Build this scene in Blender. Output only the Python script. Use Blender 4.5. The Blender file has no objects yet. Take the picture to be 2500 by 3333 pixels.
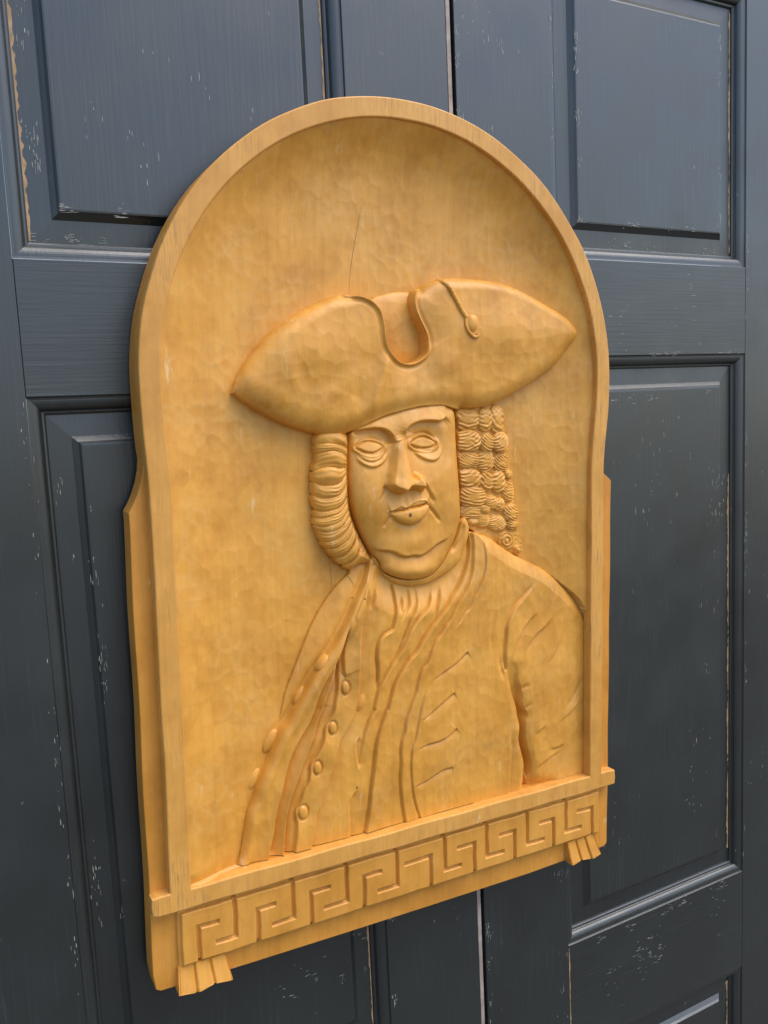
import bpy, math, random
import numpy as np
from mathutils import Matrix, Vector
from mathutils.geometry import tessellate_polygon
random.seed(4); rng = np.random.default_rng(7)
scn = bpy.context.scene
COL = scn.collection
U = 0.3 / 1000.0                      # one unit of the drawings (arch radius = 1000 units = 0.30 m)
TILT = 0.0285                         # the carving hangs a little crooked on the doors
RY = Matrix.Rotation(TILT, 4, 'Y')

# ------------------------------------------------------------------ camera
cam_d = bpy.data.cameras.new('camera'); cam = bpy.data.objects.new('camera', cam_d); COL.objects.link(cam)
CR = ((0.88072913, 0.06990215, -0.46843344), (-0.02151378, 0.99393214, 0.10787056), (0.47313143, -0.08492697, 0.87688885))
CP = (-1612.7, -159.5, 2794.0)
A = Matrix(((1, 0, 0), (0, 0, -1), (0, 1, 0)))
rot = (RY.to_3x3() @ A @ Matrix(CR)).to_4x4()
cam.matrix_world = Matrix.Translation(RY @ Vector((CP[0] * U, -CP[2] * U, CP[1] * U))) @ rot
cam_d.sensor_fit = 'HORIZONTAL'; cam_d.sensor_width = 36.0; cam_d.lens = 36.0 * 2758.5 / 2500.0
cam_d.clip_start = 0.02; cam_d.clip_end = 500.0
scn.camera = cam

# ------------------------------------------------------------------ sky, sun, exposure
SUN_EL, SUN_AZ = math.radians(60), math.radians(128)     # azimuth clockwise from +Y; the doors face -Y
w = bpy.data.worlds.new('World'); scn.world = w; w.use_nodes = True
nt = w.node_tree; nt.nodes.clear()
sky = nt.nodes.new('ShaderNodeTexSky'); sky.sky_type = 'NISHITA'; sky.sun_disc = False
sky.sun_elevation = SUN_EL; sky.sun_rotation = SUN_AZ; sky.air_density = 1.0; sky.dust_density = 1.6; sky.ozone_density = 1.0
bg = nt.nodes.new('ShaderNodeBackground'); bg.inputs['Strength'].default_value = 0.15
wo = nt.nodes.new('ShaderNodeOutputWorld')
nt.links.new(sky.outputs[0], bg.inputs[0]); nt.links.new(bg.outputs[0], wo.inputs[0])
sd = bpy.data.lights.new('sun', 'SUN'); sd.energy = 1.5; sd.angle = math.radians(55); sd.color = (1.0, 0.95, 0.88)
so = bpy.data.objects.new('sun', sd); COL.objects.link(so)
sv = Vector((math.sin(SUN_AZ) * math.cos(SUN_EL), math.cos(SUN_AZ) * math.cos(SUN_EL), math.sin(SUN_EL)))
so.rotation_euler = sv.to_track_quat('Z', 'Y').to_euler(); so.location = sv * 6
vs = scn.view_settings; vs.view_transform = 'Standard'; vs.look = 'None'; vs.gamma = 1.0; vs.use_curve_mapping = False
vs.exposure = 0.93

# ------------------------------------------------------------------ materials
def new_mat(name):
    m = bpy.data.materials.new(name); m.use_nodes = True; t = m.node_tree
    return m, t, t.nodes['Principled BSDF']
def N(t, typ, **kw):
    n = t.nodes.new(typ)
    for k, v in kw.items():
        if k.startswith('i_'): n.inputs[k[2:].replace('_', ' ')].default_value = v
        else: setattr(n, k, v)
    return n
def L(t, a, b): t.links.new(a, b)
def coords(t, scale=(1, 1, 1), rot=(0, 0, 0)):
    tc = N(t, 'ShaderNodeTexCoord'); mp = N(t, 'ShaderNodeMapping')
    mp.inputs['Scale'].default_value = scale; mp.inputs['Rotation'].default_value = rot
    L(t, tc.outputs['Object'], mp.inputs['Vector']); return mp.outputs[0]
def ramp(t, fac, stops, interp='LINEAR'):
    r = N(t, 'ShaderNodeValToRGB'); r.color_ramp.interpolation = interp
    e = r.color_ramp.elements
    while len(e) < len(stops): e.new(0.5)
    for q, (p, c) in zip(e, stops): q.position = p; q.color = c if len(c) == 4 else (*c, 1)
    L(t, fac, r.inputs[0]); return r.outputs[0]
def mix(t, fac, a, b, blend='MIX'):
    m = N(t, 'ShaderNodeMix', data_type='RGBA', blend_type=blend)
    if isinstance(fac, (int, float)): m.inputs[0].default_value = fac
    else: L(t, fac, m.inputs[0])
    for i, v in ((6, a), (7, b)):
        if isinstance(v, tuple): m.inputs[i].default_value = (*v, 1) if len(v) == 3 else v
        else: L(t, v, m.inputs[i])
    return m.outputs[2]
def mth(t, op, a, b=0.0):
    m = N(t, 'ShaderNodeMath', operation=op)
    for i, v in ((0, a), (1, b)):
        if isinstance(v, (int, float)): m.inputs[i].default_value = v
        else: L(t, v, m.inputs[i])
    return m.outputs[0]
def g(v): return (v, v, v)

def wood_mat(name, base=(0.70, 0.315, 0.042), grain=0.17, facets=0.22, endgrain=0.0, rough=0.44):
    m, t, b = new_mat(name)
    # broad tone changes of the varnish
    n1 = N(t, 'ShaderNodeTexNoise', i_Scale=9.0, i_Detail=5.0, i_Roughness=0.6); L(t, coords(t), n1.inputs['Vector'])
    dark = tuple(c * k for c, k in zip(base, (0.80, 0.76, 0.66))); lite = tuple(min(1, c * k) for c, k in zip(base, (1.10, 1.14, 1.30)))
    c = ramp(t, n1.outputs[0], [(0.28, dark), (0.50, base), (0.72, lite)])
    n0 = N(t, 'ShaderNodeTexNoise', i_Scale=38.0, i_Detail=4.0, i_Roughness=0.65); L(t, coords(t, (1, 1, 0.55)), n0.inputs['Vector'])
    c = mix(t, 0.5, c, ramp(t, n0.outputs[0], [(0.32, (0.80, 0.75, 0.60)), (0.5, g(1.0)), (0.70, (1.08, 1.14, 1.35))]), 'MULTIPLY')
    # upright grain
    n2 = N(t, 'ShaderNodeTexNoise', i_Scale=1.0, i_Detail=6.0, i_Roughness=0.62); L(t, coords(t, (260, 60, 6)), n2.inputs['Vector'])
    gr = ramp(t, n2.outputs[0], [(0.36, g(0.80)), (0.55, g(1.0)), (0.75, g(1.06))])
    c = mix(t, grain, c, gr, 'MULTIPLY')
    wv_ = N(t, 'ShaderNodeTexWave', wave_type='BANDS', bands_direction='X', i_Scale=22.0, i_Distortion=7.0, i_Detail=3.0, i_Detail_Scale=1.2); L(t, coords(t, (1, 0.8, 0.10)), wv_.inputs['Vector'])
    c = mix(t, 0.10, c, ramp(t, wv_.outputs[0], [(0.0, (0.70, 0.64, 0.50)), (0.35, g(1.0)), (1.0, g(1.04))]), 'MULTIPLY')
    # worn gouge edges, and facet tones imitating reflections
    nd = N(t, 'ShaderNodeTexNoise', i_Scale=40.0, i_Detail=2.0); L(t, coords(t), nd.inputs['Vector'])
    vm = N(t, 'ShaderNodeVectorMath', operation='MULTIPLY_ADD'); vm.inputs[1].default_value = (0.012,) * 3
    L(t, nd.outputs['Color'], vm.inputs[0]); tc = N(t, 'ShaderNodeTexCoord'); L(t, tc.outputs['Object'], vm.inputs[2])
    vo = N(t, 'ShaderNodeTexVoronoi', feature='DISTANCE_TO_EDGE', i_Scale=58.0); L(t, vm.outputs[0], vo.inputs['Vector'])
    vc = N(t, 'ShaderNodeTexVoronoi', feature='F1', i_Scale=58.0); L(t, vm.outputs[0], vc.inputs['Vector'])
    sp = N(t, 'ShaderNodeSeparateColor'); L(t, vc.outputs['Color'], sp.inputs[0])
    if facets > 0: c = mix(t, 0.36, c, ramp(t, sp.outputs[0], [(0.0, (0.84, 0.78, 0.66)), (0.5, g(1.0)), (1.0, (1.06, 1.09, 1.18))]), 'MULTIPLY')  # tone per facet paints in how differently each one reflects the light
    ed = ramp(t, vo.outputs['Distance'], [(0.0, g(1.0)), (0.10, g(0.5)), (0.30, g(0.0))], 'EASE')
    nm = N(t, 'ShaderNodeTexNoise', i_Scale=14.0, i_Detail=3.0); L(t, coords(t), nm.inputs['Vector'])
    em = mth(t, 'MULTIPLY', ed, ramp(t, nm.outputs[0], [(0.45, g(0)), (0.62, g(1))]))
    em = mth(t, 'MULTIPLY', em, facets)
    c = mix(t, em, c, (0.72, 0.44, 0.15))
    # pale scuffs
    sc = N(t, 'ShaderNodeTexNoise', i_Scale=1.0, i_Detail=4.0, i_Roughness=0.7); L(t, coords(t, (60, 40, 16), (0, 0.35, 0)), sc.inputs['Vector'])
    sm = ramp(t, sc.outputs[0], [(0.66, g(0)), (0.74, g(0.6))])
    c = mix(t, sm, c, (0.78, 0.56, 0.28))
    if endgrain > 0:
        n3 = N(t, 'ShaderNodeTexNoise', i_Scale=1.0, i_Detail=5.0, i_Roughness=0.65); L(t, coords(t, (520, 200, 26)), n3.inputs['Vector'])
        n4 = N(t, 'ShaderNodeTexNoise', i_Scale=9.0, i_Detail=2.0); L(t, coords(t), n4.inputs['Vector'])
        em2 = mth(t, 'MULTIPLY', ramp(t, n3.outputs[0], [(0.52, g(0)), (0.66, g(1))]), ramp(t, n4.outputs[0], [(0.40, g(0)), (0.58, g(1))]))
        c = mix(t, mth(t, 'MULTIPLY', em2, endgrain), c, (0.30, 0.165, 0.065))
    L(t, c, b.inputs['Base Color'])
    rr = N(t, 'ShaderNodeTexNoise', i_Scale=25.0, i_Detail=4.0); L(t, coords(t), rr.inputs['Vector'])
    L(t, ramp(t, rr.outputs[0], [(0.3, g(rough - 0.08)), (0.7, g(rough + 0.12))]), b.inputs['Roughness'])
    b.inputs['Specular IOR Level'].default_value = 0.5
    bp = N(t, 'ShaderNodeBump', i_Strength=0.25, i_Distance=0.0006)
    fb = N(t, 'ShaderNodeTexNoise', i_Scale=1.0, i_Detail=5.0, i_Roughness=0.6); L(t, coords(t, (420, 200, 40)), fb.inputs['Vector'])
    L(t, fb.outputs[0], bp.inputs['Height']); L(t, bp.outputs[0], b.inputs['Normal'])
    return m

def flat_mat(name, col, rough=0.6):
    m, t, b = new_mat(name)
    n = N(t, 'ShaderNodeTexNoise', i_Scale=60.0, i_Detail=4.0); L(t, coords(t), n.inputs['Vector'])
    L(t, ramp(t, n.outputs[0], [(0.3, tuple(c * 0.65 for c in col)), (0.7, tuple(min(1, c * 1.25) for c in col))]), b.inputs['Base Color'])
    b.inputs['Roughness'].default_value = rough
    return m

def paint_mat(name, vertical=True):
    m, t, b = new_mat(name)
    st = (300, 300, 10) if vertical else (10, 300, 300)
    n1 = N(t, 'ShaderNodeTexNoise', i_Scale=4.0, i_Detail=4.0); L(t, coords(t), n1.inputs['Vector'])
    c = ramp(t, n1.outputs[0], [(0.3, (0.009, 0.0125, 0.012)), (0.7, (0.015, 0.0195, 0.019))])
    # rubbed brush ridges
    n2 = N(t, 'ShaderNodeTexNoise', i_Scale=1.0, i_Detail=4.0, i_Roughness=0.6); L(t, coords(t, st), n2.inputs['Vector'])
    n3 = N(t, 'ShaderNodeTexNoise', i_Scale=5.0, i_Detail=3.0); L(t, coords(t), n3.inputs['Vector'])
    f = mth(t, 'MULTIPLY', ramp(t, n2.outputs[0], [(0.55, g(0)), (0.72, g(1))]), ramp(t, n3.outputs[0], [(0.42, g(0.05)), (0.68, g(0.7))]))
    c = mix(t, mth(t, 'MULTIPLY', f, 0.35), c, (0.09, 0.10, 0.10))
    # flecks where the paint is chipped through
    s2 = (150, 150, 34) if vertical else (34, 150, 150)
    n4 = N(t, 'ShaderNodeTexNoise', i_Scale=1.0, i_Detail=5.0, i_Roughness=0.72); L(t, coords(t, s2), n4.inputs['Vector'])
    n5 = N(t, 'ShaderNodeTexNoise', i_Scale=7.0, i_Detail=3.0, i_Roughness=0.6); L(t, coords(t), n5.inputs['Vector'])
    fl = mth(t, 'MULTIPLY', ramp(t, n4.outputs[0], [(0.69, g(0)), (0.71, g(1))]), ramp(t, n5.outputs[0], [(0.50, g(0)), (0.60, g(1))]))
    c = mix(t, mth(t, 'MULTIPLY', fl, 0.9), c, (0.42, 0.41, 0.36))
    L(t, c, b.inputs['Base Color'])
    n6 = N(t, 'ShaderNodeTexNoise', i_Scale=12.0, i_Detail=3.0); L(t, coords(t), n6.inputs['Vector'])
    L(t, ramp(t, n6.outputs[0], [(0.3, g(0.30)), (0.7, g(0.44))]), b.inputs['Roughness'])
    b.inputs['Specular IOR Level'].default_value = 1.0
    bp = N(t, 'ShaderNodeBump', i_Strength=0.35, i_Distance=0.0008)
    hh = mth(t, 'ADD', n2.outputs[0], mth(t, 'MULTIPLY', n1.outputs[0], 1.5))
    L(t, mth(t, 'SUBTRACT', hh, mth(t, 'MULTIPLY', fl, 0.6)), bp.inputs['Height']); L(t, bp.outputs[0], b.inputs['Normal'])
    return m

M = dict(
    wood=wood_mat('carved_limewood'),
    niche=wood_mat('niche_limewood', base=(0.70, 0.32, 0.045), facets=0.24),
    frame=wood_mat('frame_limewood', base=(0.69, 0.325, 0.060), facets=0.0, endgrain=0.75, rough=0.5),
    board=wood_mat('board_limewood', base=(0.64, 0.265, 0.034), facets=0.0, grain=0.25),
    ledge=wood_mat('ledge_limewood', base=(0.67, 0.295, 0.042), facets=0.0, endgrain=0.2),
    paint=paint_mat('black_paint_upright'), paint_h=paint_mat('black_paint_level', False),
    bare=flat_mat('bare_wood', (0.42, 0.26, 0.13)), strip=flat_mat('pale_strip', (0.36, 0.285, 0.235)),
    fleck=flat_mat('old_undercoat', (0.37, 0.355, 0.30)),
    crack=flat_mat('crack_brown', (0.15, 0.065, 0.02)), stone=flat_mat('paving', (0.10, 0.085, 0.065), 0.85),
)

# ------------------------------------------------------------------ object helpers
def link(o, parent=None):
    COL.objects.link(o)
    if parent: o.parent = parent
    return o
def tag(o, label, cat, group=None):
    o['label'] = label; o['category'] = cat
    if group: o['group'] = group
    return o
def empty(name, loc=(0, 0, 0), roty=0.0):
    o = bpy.data.objects.new(name, None); o.location = loc; o.rotation_euler = (0, roty, 0); o.empty_display_size = 0.05
    return link(o)
def mesh_np(name, V, F, mat, parent=None, smooth=True):
    """V (n,3) metres, F (m,4) or (m,3) int array or list of tuples"""
    me = bpy.data.meshes.new(name)
    if isinstance(F, np.ndarray):
        k = F.shape[1]; n = len(F)
        me.vertices.add(len(V)); me.vertices.foreach_set('co', np.ascontiguousarray(V, dtype=np.float32).ravel())
        me.loops.add(n * k); me.loops.foreach_set('vertex_index', F.astype(np.int32).ravel())
        me.polygons.add(n); me.polygons.foreach_set('loop_start', (np.arange(n) * k).astype(np.int32))
        me.update(calc_edges=True)
    else:
        me.from_pydata([tuple(map(float, v)) for v in V], [], F); me.update()
    me.polygons.foreach_set('use_smooth', np.full(len(me.polygons), smooth, dtype=bool))
    me.materials.append(mat); me.validate()
    return link(bpy.data.objects.new(name, me), parent)

BASE = -2150.0
def P3(x, y, z):          # drawing units (x right, y up, z out of the door) -> local metres of the carving
    return np.stack([x * U, -z * U, (y - BASE) * U], -1)

# ------------------------------------------------------------------ drawing data (carving plane, thousandths of the arch radius)
TR={
'hat_top_l':[(-671.6,-59.5),(-660.3,-27.9),(-642.1,10.9),(-610.4,56.9),(-563.2,110.7),(-507.8,165.3),(-444.2,210.2),(-371.8,249),(-298.1,283.1),(-252.5,298),(-215,303.6)],
'hat_notch':[(-229.6,298.7),(-183.9,295.5),(-142.1,282.7),(-112.8,261.8),(-95.4,234.6),(-86.6,190),(-83.2,148.8),(-73.3,111.3),(-56.4,85.1),(-32.7,64.6),(-21.7,59),(9.4,52.5),(45.5,56.8),(77.6,73.9),(96.3,95.5),(102.5,130.5),(95.4,168.9),(75.6,206.8),(56.1,248.1),(49.3,289.7),(62.1,322.7),(80.5,338.8)],
'hat_top_r':[(89.5,341.5),(128.7,360.8),(175.3,378.1),(217.5,386),(274.6,389.3),(361.8,389.7),(451.2,384.8),(542.7,365.5),(631.4,333.1),(711.6,301.4),(798.7,262.9),(837.3,234.4),(867.7,211),(878,194.6)],
'hat_bot':[(904.3,198.3),(880.4,169),(821.1,122.1),(736,42),(654.1,-7.2),(573.7,-46.7),(494.8,-83),(432.8,-106.3),(367.3,-119.2),(278,-124.2)],
'hat_brow':[(258.2,-124.6),(219.3,-118.1),(166.6,-107.8),(82.5,-110.5),(13.7,-121.4),(-75.2,-142.2),(-141.4,-167.5),(-193.7,-191.5),(-232.4,-207.6)],
'hat_bot_l':[(-213.2,-215.2),(-285.7,-217.7),(-347.7,-206.9),(-396.2,-193.3),(-455.8,-174.1),(-514,-150.8),(-570.9,-120.4),(-626.5,-87.4),(-663.4,-58.3)],
'crown':[(-160.3,274.1),(-117,289.2),(-81.9,308.5),(-28.9,322.9),(-6.6,328.2),(38.2,332),(83.5,331.3),(143,311),(154.6,178.5),(138.4,60),(31.9,35.2),(-35.3,50.1),(-120.7,147.8)],
'hat_ridge':[(-78.1,114.6),(-90.1,69.1),(-113.3,4.7),(-136.4,-55.8),(-154.9,-104.8),(-181.7,-149.8)],
'hat_ridge2':[(98.6,133.8),(116.3,95.5),(162,57.2),(217.7,-1.5)],
'hat_dent':[(-473.9,-8),(-394.8,10.4),(-315,-7.4),(-267.1,-51.6)],
'cord':[(173.5,376.9),(200.9,345.7),(223.8,310.1),(242.3,277.9),(260.9,247.3),(272.6,232.1)],
'cord2':[(270.1,228.1),(268.8,200.5),(281.4,175.3),(303,158),(320,160.5),(321.6,170.5)],
'tassel':[(297.8,208.8)],
'face_r':[(214.6,-108.4),(236,-122.7),(245.8,-145),(250,-189.6),(250.6,-250.5),(253.1,-311.8),(257.2,-373.3),(261.7,-435.3),(265.2,-497.5),(266.6,-543.2),(261.1,-580.2),(245.7,-624.7),(220.6,-668.4),(188.4,-704.9)],
'face_bot':[(167.3,-733),(134.5,-761.6),(98.4,-780.6),(32.4,-787),(-27.5,-775.6),(-81.6,-752.1),(-104.3,-728)],
'face_l':[(-111.8,-707.7),(-142,-666.8),(-167.3,-620.8),(-192.1,-567.5),(-212.1,-507.2),(-223.3,-448.1),(-227.5,-370.5),(-225.3,-293.6),(-217.9,-228.7),(-212,-202.1),(-154.9,-161.2),(-48.2,-116.5),(42.9,-90.1),(183.1,-83.3)],
'browL':[(-217.1,-202.6),(-170.1,-194),(-118.2,-191.4),(-83.5,-199.9),(-59.7,-221.4),(-50.2,-249.5)],
'browR':[(4,-223.1),(6.2,-203.7),(16.5,-187.6),(44,-174.2),(80.7,-167.1),(122.4,-167.9),(150.4,-169.6),(171.7,-162.1),(186.1,-146.4)],
'browR2':[(39.2,-185),(76,-172.1),(127,-171.1),(155,-173.7),(174,-164.1)],
'eyeL':[(-202.2,-258.4),(-177.4,-243.6),(-149.3,-238.4),(-116.9,-245.2),(-96.6,-257),(-108.8,-270.1),(-135.3,-281.1),(-161.2,-280.1),(-184.6,-271.2)],
'eyeR':[(23.5,-251.1),(50.3,-233.1),(82.6,-226.9),(114.9,-237.4),(135.2,-253.1),(123.7,-265.5),(91,-270.7),(58.8,-268),(36,-261.3)],
'lidL':[(-211.5,-264.5),(-191.7,-241.2),(-161.4,-228.1),(-131.1,-227.8),(-100.9,-240.2),(-79.4,-259.5)],
'lidR':[(12.5,-247.6),(35.6,-226),(63.3,-213.8),(90.9,-210.6),(118.6,-222.4),(139.2,-244.8),(141.3,-258.8)],
'lidL2':[(-205.8,-264.8),(-184.8,-279.6),(-157.2,-289.8),(-126.7,-288.7),(-98,-274.3),(-84.4,-261.3)],
'lidR2':[(18,-254.9),(40.4,-269.4),(72.4,-278.8),(104.8,-279.9),(128.3,-270.4),(138.9,-256.8)],
'bagL':[(-207.5,-281.8),(-200.5,-304.9),(-179.6,-324.9),(-149.7,-335.5),(-119,-329.5),(-92.3,-311.3),(-76,-279)],
'bagL2':[(-201.9,-280.1),(-179.1,-303.9),(-144.8,-313),(-111.8,-302.8),(-87.1,-280.5),(-75.6,-259.6)],
'bagR':[(26.6,-278.7),(53.6,-299.4),(85.5,-316.5),(118,-321),(146.5,-307),(161.1,-279.5),(163.9,-255.6)],
'noseOut':[(-53.9,-250.4),(-65.5,-290.6),(-78.1,-336.6),(-90.8,-370.9),(-99.9,-401.4),(-85.3,-419.7),(-65.6,-430.6),(-44.4,-439.7),(-21,-436.4),(-2.7,-423.3),(24.5,-428),(54.3,-430.5),(64.7,-414.4),(59.7,-390.3),(44,-370.5),(25.8,-364.9),(11.9,-376),(7.6,-324.8),(3.7,-273.8),(0.4,-236.6),(-27.6,-228)],
'noseRidge':[(-31,-225.9),(-32.2,-280),(-35.7,-338.1),(-41.2,-384.6),(-46.3,-411.6)],
'noseLow':[(-104.4,-402.5),(-88.6,-420.1),(-69,-431.7),(-50,-439.5),(-26.7,-436.2),(-7,-423.6),(18.7,-428.6),(49.2,-430.4)],
'nasoR':[(61.5,-398.6),(75.9,-423.3),(93.9,-452.3),(116.7,-489.1)],
'nasoL':[(-85,-356.1),(-93.3,-390.7),(-99.9,-425.3),(-116,-451.6),(-130.6,-476)],
'cornR':[(74.7,-483.2),(93,-504.4),(118.3,-530.4),(149.3,-569.2)],
'cornL':[(-77.2,-513.4),(-91.1,-536),(-111.8,-569.8)],
'phil1':[(-41.4,-443),(-35.5,-479.5)],
'phil2':[(-10.8,-442.5),(-3.9,-479.6)],
'mouth':[(-91.9,-509.1),(-60.7,-507.7),(-29.3,-504.4),(2.6,-497.9),(43.8,-494.7),(81,-484)],
'upLip':[(-90.7,-505.1),(-66.1,-497),(-43.5,-488.3),(-21.2,-494.5),(1.7,-483.8),(29.3,-474.1),(61.5,-471.8),(78.9,-480.9)],
'lowLip':[(-85.4,-516.2),(-57,-540.3),(-25.9,-557.2),(5.8,-563.3),(38,-554.2),(70.9,-528.6),(88.7,-497.7)],
'chin':[(-155.8,-638.1),(-129.8,-653.5),(-76.7,-663.9),(-41.1,-681.6),(-9.5,-690.3),(18.1,-688.1),(55.1,-690.8),(92.9,-674.8),(128.7,-652.8),(159.9,-642),(196.1,-628.7)],
'neck_out':[(-137.5,-692.5),(-111.6,-729.2),(-85.5,-768.3),(-40.6,-797.6),(14.6,-814.9),(71.1,-817.1),(114.1,-812.7),(167.6,-794.2),(217,-769.9),(257.1,-739.3),(272.5,-706.9),(295.7,-662.4),(307.8,-616.8),(303.2,-582.6),(287.1,-558.2)],
'neckR1':[(275.2,-578.1),(267.2,-619.3),(246.9,-659.4),(207,-697.5)],
'wigL':[(-219.1,-217.2),(-233.5,-202.3),(-256.4,-188.8),(-289.7,-182.4),(-325.1,-189.8),(-350.4,-207.9),(-361.6,-239.4),(-358.9,-280.7),(-359.1,-310.8),(-370.8,-332.8),(-374.4,-377.9),(-371.9,-400.7),(-375.6,-438.3),(-371.5,-476.5),(-370.7,-514.6),(-370.9,-545.1),(-355.4,-577),(-344.9,-612.4),(-324.9,-641.3),(-300.5,-670.7),(-271.7,-700.9),(-242.2,-720.4),(-220.6,-721.8),(-185.5,-713.5),(-145.6,-705.6),(-131.9,-691),(-169.8,-620),(-194.5,-566.8),(-214.5,-506.6),(-221.4,-447.9),(-221.4,-370.6),(-219.2,-293.7)],
'wl00':[(-377,-194.1),(-327.9,-187.2),(-294.9,-185.7),(-262,-200.8),(-229.2,-228.1)],
'wl01':[(-366.6,-248.2),(-333.7,-241.9),(-296.6,-243.1),(-263.5,-251.7),(-230.3,-266.1)],
'wl02':[(-369.9,-287.2),(-330.6,-271.9),(-293.3,-269.5),(-260.2,-280.2),(-231.2,-300.3)],
'wl03':[(-382.1,-348.3),(-344.8,-330.2),(-303.4,-327.6),(-270.2,-335.9),(-232.1,-330.8)],
'wl04':[(-383.1,-378.2),(-342.7,-395.5),(-301.3,-395.9),(-267.4,-382.5),(-232.5,-346.1)],
'wl05':[(-384.6,-425),(-348.4,-443.1),(-306.9,-441.9),(-273,-428.7),(-233.6,-384.3)],
'wl06':[(-384.2,-474),(-354.1,-492),(-316.8,-490.8),(-274.4,-475.7),(-230.6,-426.7)],
'wl07':[(-383.4,-511.8),(-350.8,-518),(-313.2,-511.3),(-275,-496.8),(-231.5,-457.4)],
'wl08':[(-382.3,-540.3),(-347.7,-550.6),(-310.1,-544.8),(-271.7,-525.8),(-232.4,-488.2)],
'wl09':[(-372.7,-560),(-331.8,-571),(-289.6,-561.8),(-255.1,-536.7),(-228.6,-507.8)],
'wl10':[(-370.1,-604),(-324.6,-608),(-282.1,-592.4),(-247.4,-564.4),(-220.6,-527.7)],
'wl11':[(-350.6,-640.2),(-291.8,-632.1),(-248.5,-603.1),(-226.1,-570),(-207.9,-532.5)],
'wl12':[(-318.4,-677.9),(-267.4,-667.4),(-232.2,-631.7),(-209.7,-598.6),(-191.3,-557.2)],
'wl13':[(-281.5,-712.6),(-229.5,-690.6),(-202.5,-650.1),(-184.2,-616.4),(-170.3,-586.2)],
'wl14':[(-252.7,-750.8),(-182.4,-711),(-155.2,-678.1),(-136.8,-648.2),(-122.9,-621.8)],
'wigLseam':[(-248.8,-199.2),(-232.8,-228.1),(-229.9,-273.9),(-237.9,-330.9),(-237.5,-392.3),(-237,-446.2),(-227.9,-504.8),(-212.4,-564.3),(-192.4,-624.7),(-184.8,-664.8),(-212.1,-705.5)],
'wigR':[(257.2,-124.8),(302.3,-103.3),(404,-93.1),(494.1,-110.9),(509.7,-153.9),(521.8,-197),(529.4,-231.7),(533.8,-272.1),(540.7,-312.8),(542.1,-385.4),(552.6,-429.7),(559.6,-473.9),(566.6,-518.4),(576.3,-554.4),(581.5,-608),(591.5,-668.2),(606,-714.3),(609.6,-732.6),(594.8,-752.1),(561.7,-763.9),(468.1,-731.1),(329.6,-617.3),(279,-584.8),(269.7,-527.4),(272.6,-442.9),(268.8,-358.4),(262.1,-246.6),(261.6,-163.5)],
'cu00':[(309.8,-164.5),(365.5,-165.6),(309.3,-206.2)],
'cu01':[(313.8,-250.9),(372,-252.7),(313.3,-291.4)],
'cu02':[(312.8,-329.2),(368.8,-331.5),(312.4,-362.8)],
'cu03':[(318.6,-405.4),(374.8,-408.3),(318.1,-443.4)],
'cu04':[(331.2,-479.6),(394.7,-483.5),(330.8,-519.4)],
'cu05':[(333.9,-539.5),(397.5,-544),(333.6,-569.4)],
'cu06':[(400.3,-166.2),(432,-166.8),(399.8,-211.2)],
'cu07':[(406.2,-262.2),(436.7,-263.2),(405.8,-299)],
'cu08':[(403.1,-335.7),(439.5,-337.3),(402.6,-382.6)],
'cu09':[(404,-421.2),(437,-423),(403.6,-458.3)],
'cu10':[(425.7,-508.5),(455.5,-510.4),(425.5,-535.8)],
'cu11':[(383.3,-577.4),(416.3,-579.9),(383,-609.1)],
'cu12':[(463.6,-164.6),(498.7,-165.2),(463.2,-221.3)],
'cu13':[(476.9,-261.6),(517.5,-262.8),(476.6,-301.6)],
'cu14':[(483.3,-344.8),(524.1,-346.6),(483,-382.2)],
'cu15':[(463.3,-424.4),(496.8,-426.2),(462.9,-467.6)],
'cu16':[(520.2,-398.4),(541.6,-399.5),(520,-415.8)],
'cu17':[(519.7,-468),(550.2,-469.8),(519.4,-511.7)],
'cu18':[(467.8,-519.9),(492.6,-521.6),(467.6,-547.4)],
'cu19':[(531.7,-559.2),(569.7,-561.9),(531.5,-594.4)],
'cu20':[(458.3,-597.6),(502.7,-601),(458.1,-629.6)],
'cu21':[(540.4,-609.8),(573.1,-612.3),(540.3,-630.4)],
'cu22':[(392.4,-535),(416.7,-536.7),(392.2,-552.2)],
'cu23':[(340.2,-582.8),(367.7,-584.9),(340.1,-597.1)],
'swirl':[(504,-677.3),(554.5,-681.7),(504.3,-627.5)],
'swirl2':[(567,-724.3),(592.7,-726.7),(566.9,-751.1)],
'tor_l':[(-737.5,-1775.7),(-725,-1755.4),(-712,-1727.2),(-700.2,-1678.8),(-692.4,-1633.2),(-682.7,-1588.3),(-663,-1541.7),(-646.8,-1482.4),(-621.1,-1437),(-591.6,-1400),(-580.2,-1362.9),(-559.8,-1304),(-534,-1265.6),(-515.8,-1213.8),(-499.5,-1157.7),(-452.7,-1055.3),(-421.4,-989.2),(-385.7,-919.5),(-337,-847),(-283.9,-786.1),(-226.3,-740.8),(-185.8,-701.1)],
'tor_r':[(236.2,-615.5),(326.1,-622.8),(408.7,-652.8),(464.7,-688.7),(531.3,-732.1),(579.8,-756.6),(638.9,-784.4),(709,-823),(775.5,-875.8),(838.1,-928.3),(880.6,-979.2),(907.5,-1041.4),(921.2,-1098.1),(927,-1158.3),(933.1,-1287.3),(931,-1361.1),(934.4,-1576),(935.8,-1826)],
'L1':[(-150.3,-690.5),(-153.4,-725.8),(-172.9,-767.4),(-198.1,-808.2),(-225.3,-846.5),(-248.1,-889.1),(-275.2,-933),(-311,-987.2),(-341.9,-1026),(-385.5,-1078.3),(-424.8,-1134.6),(-468.2,-1201.4),(-502.8,-1257.6),(-532.5,-1294.8),(-554.1,-1337.3),(-580,-1386.6),(-605.7,-1435.6),(-631.3,-1484.4),(-648.7,-1527.1),(-672.1,-1572.2),(-685.9,-1623.4),(-697.3,-1663.5),(-726.9,-1769.1)],
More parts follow.
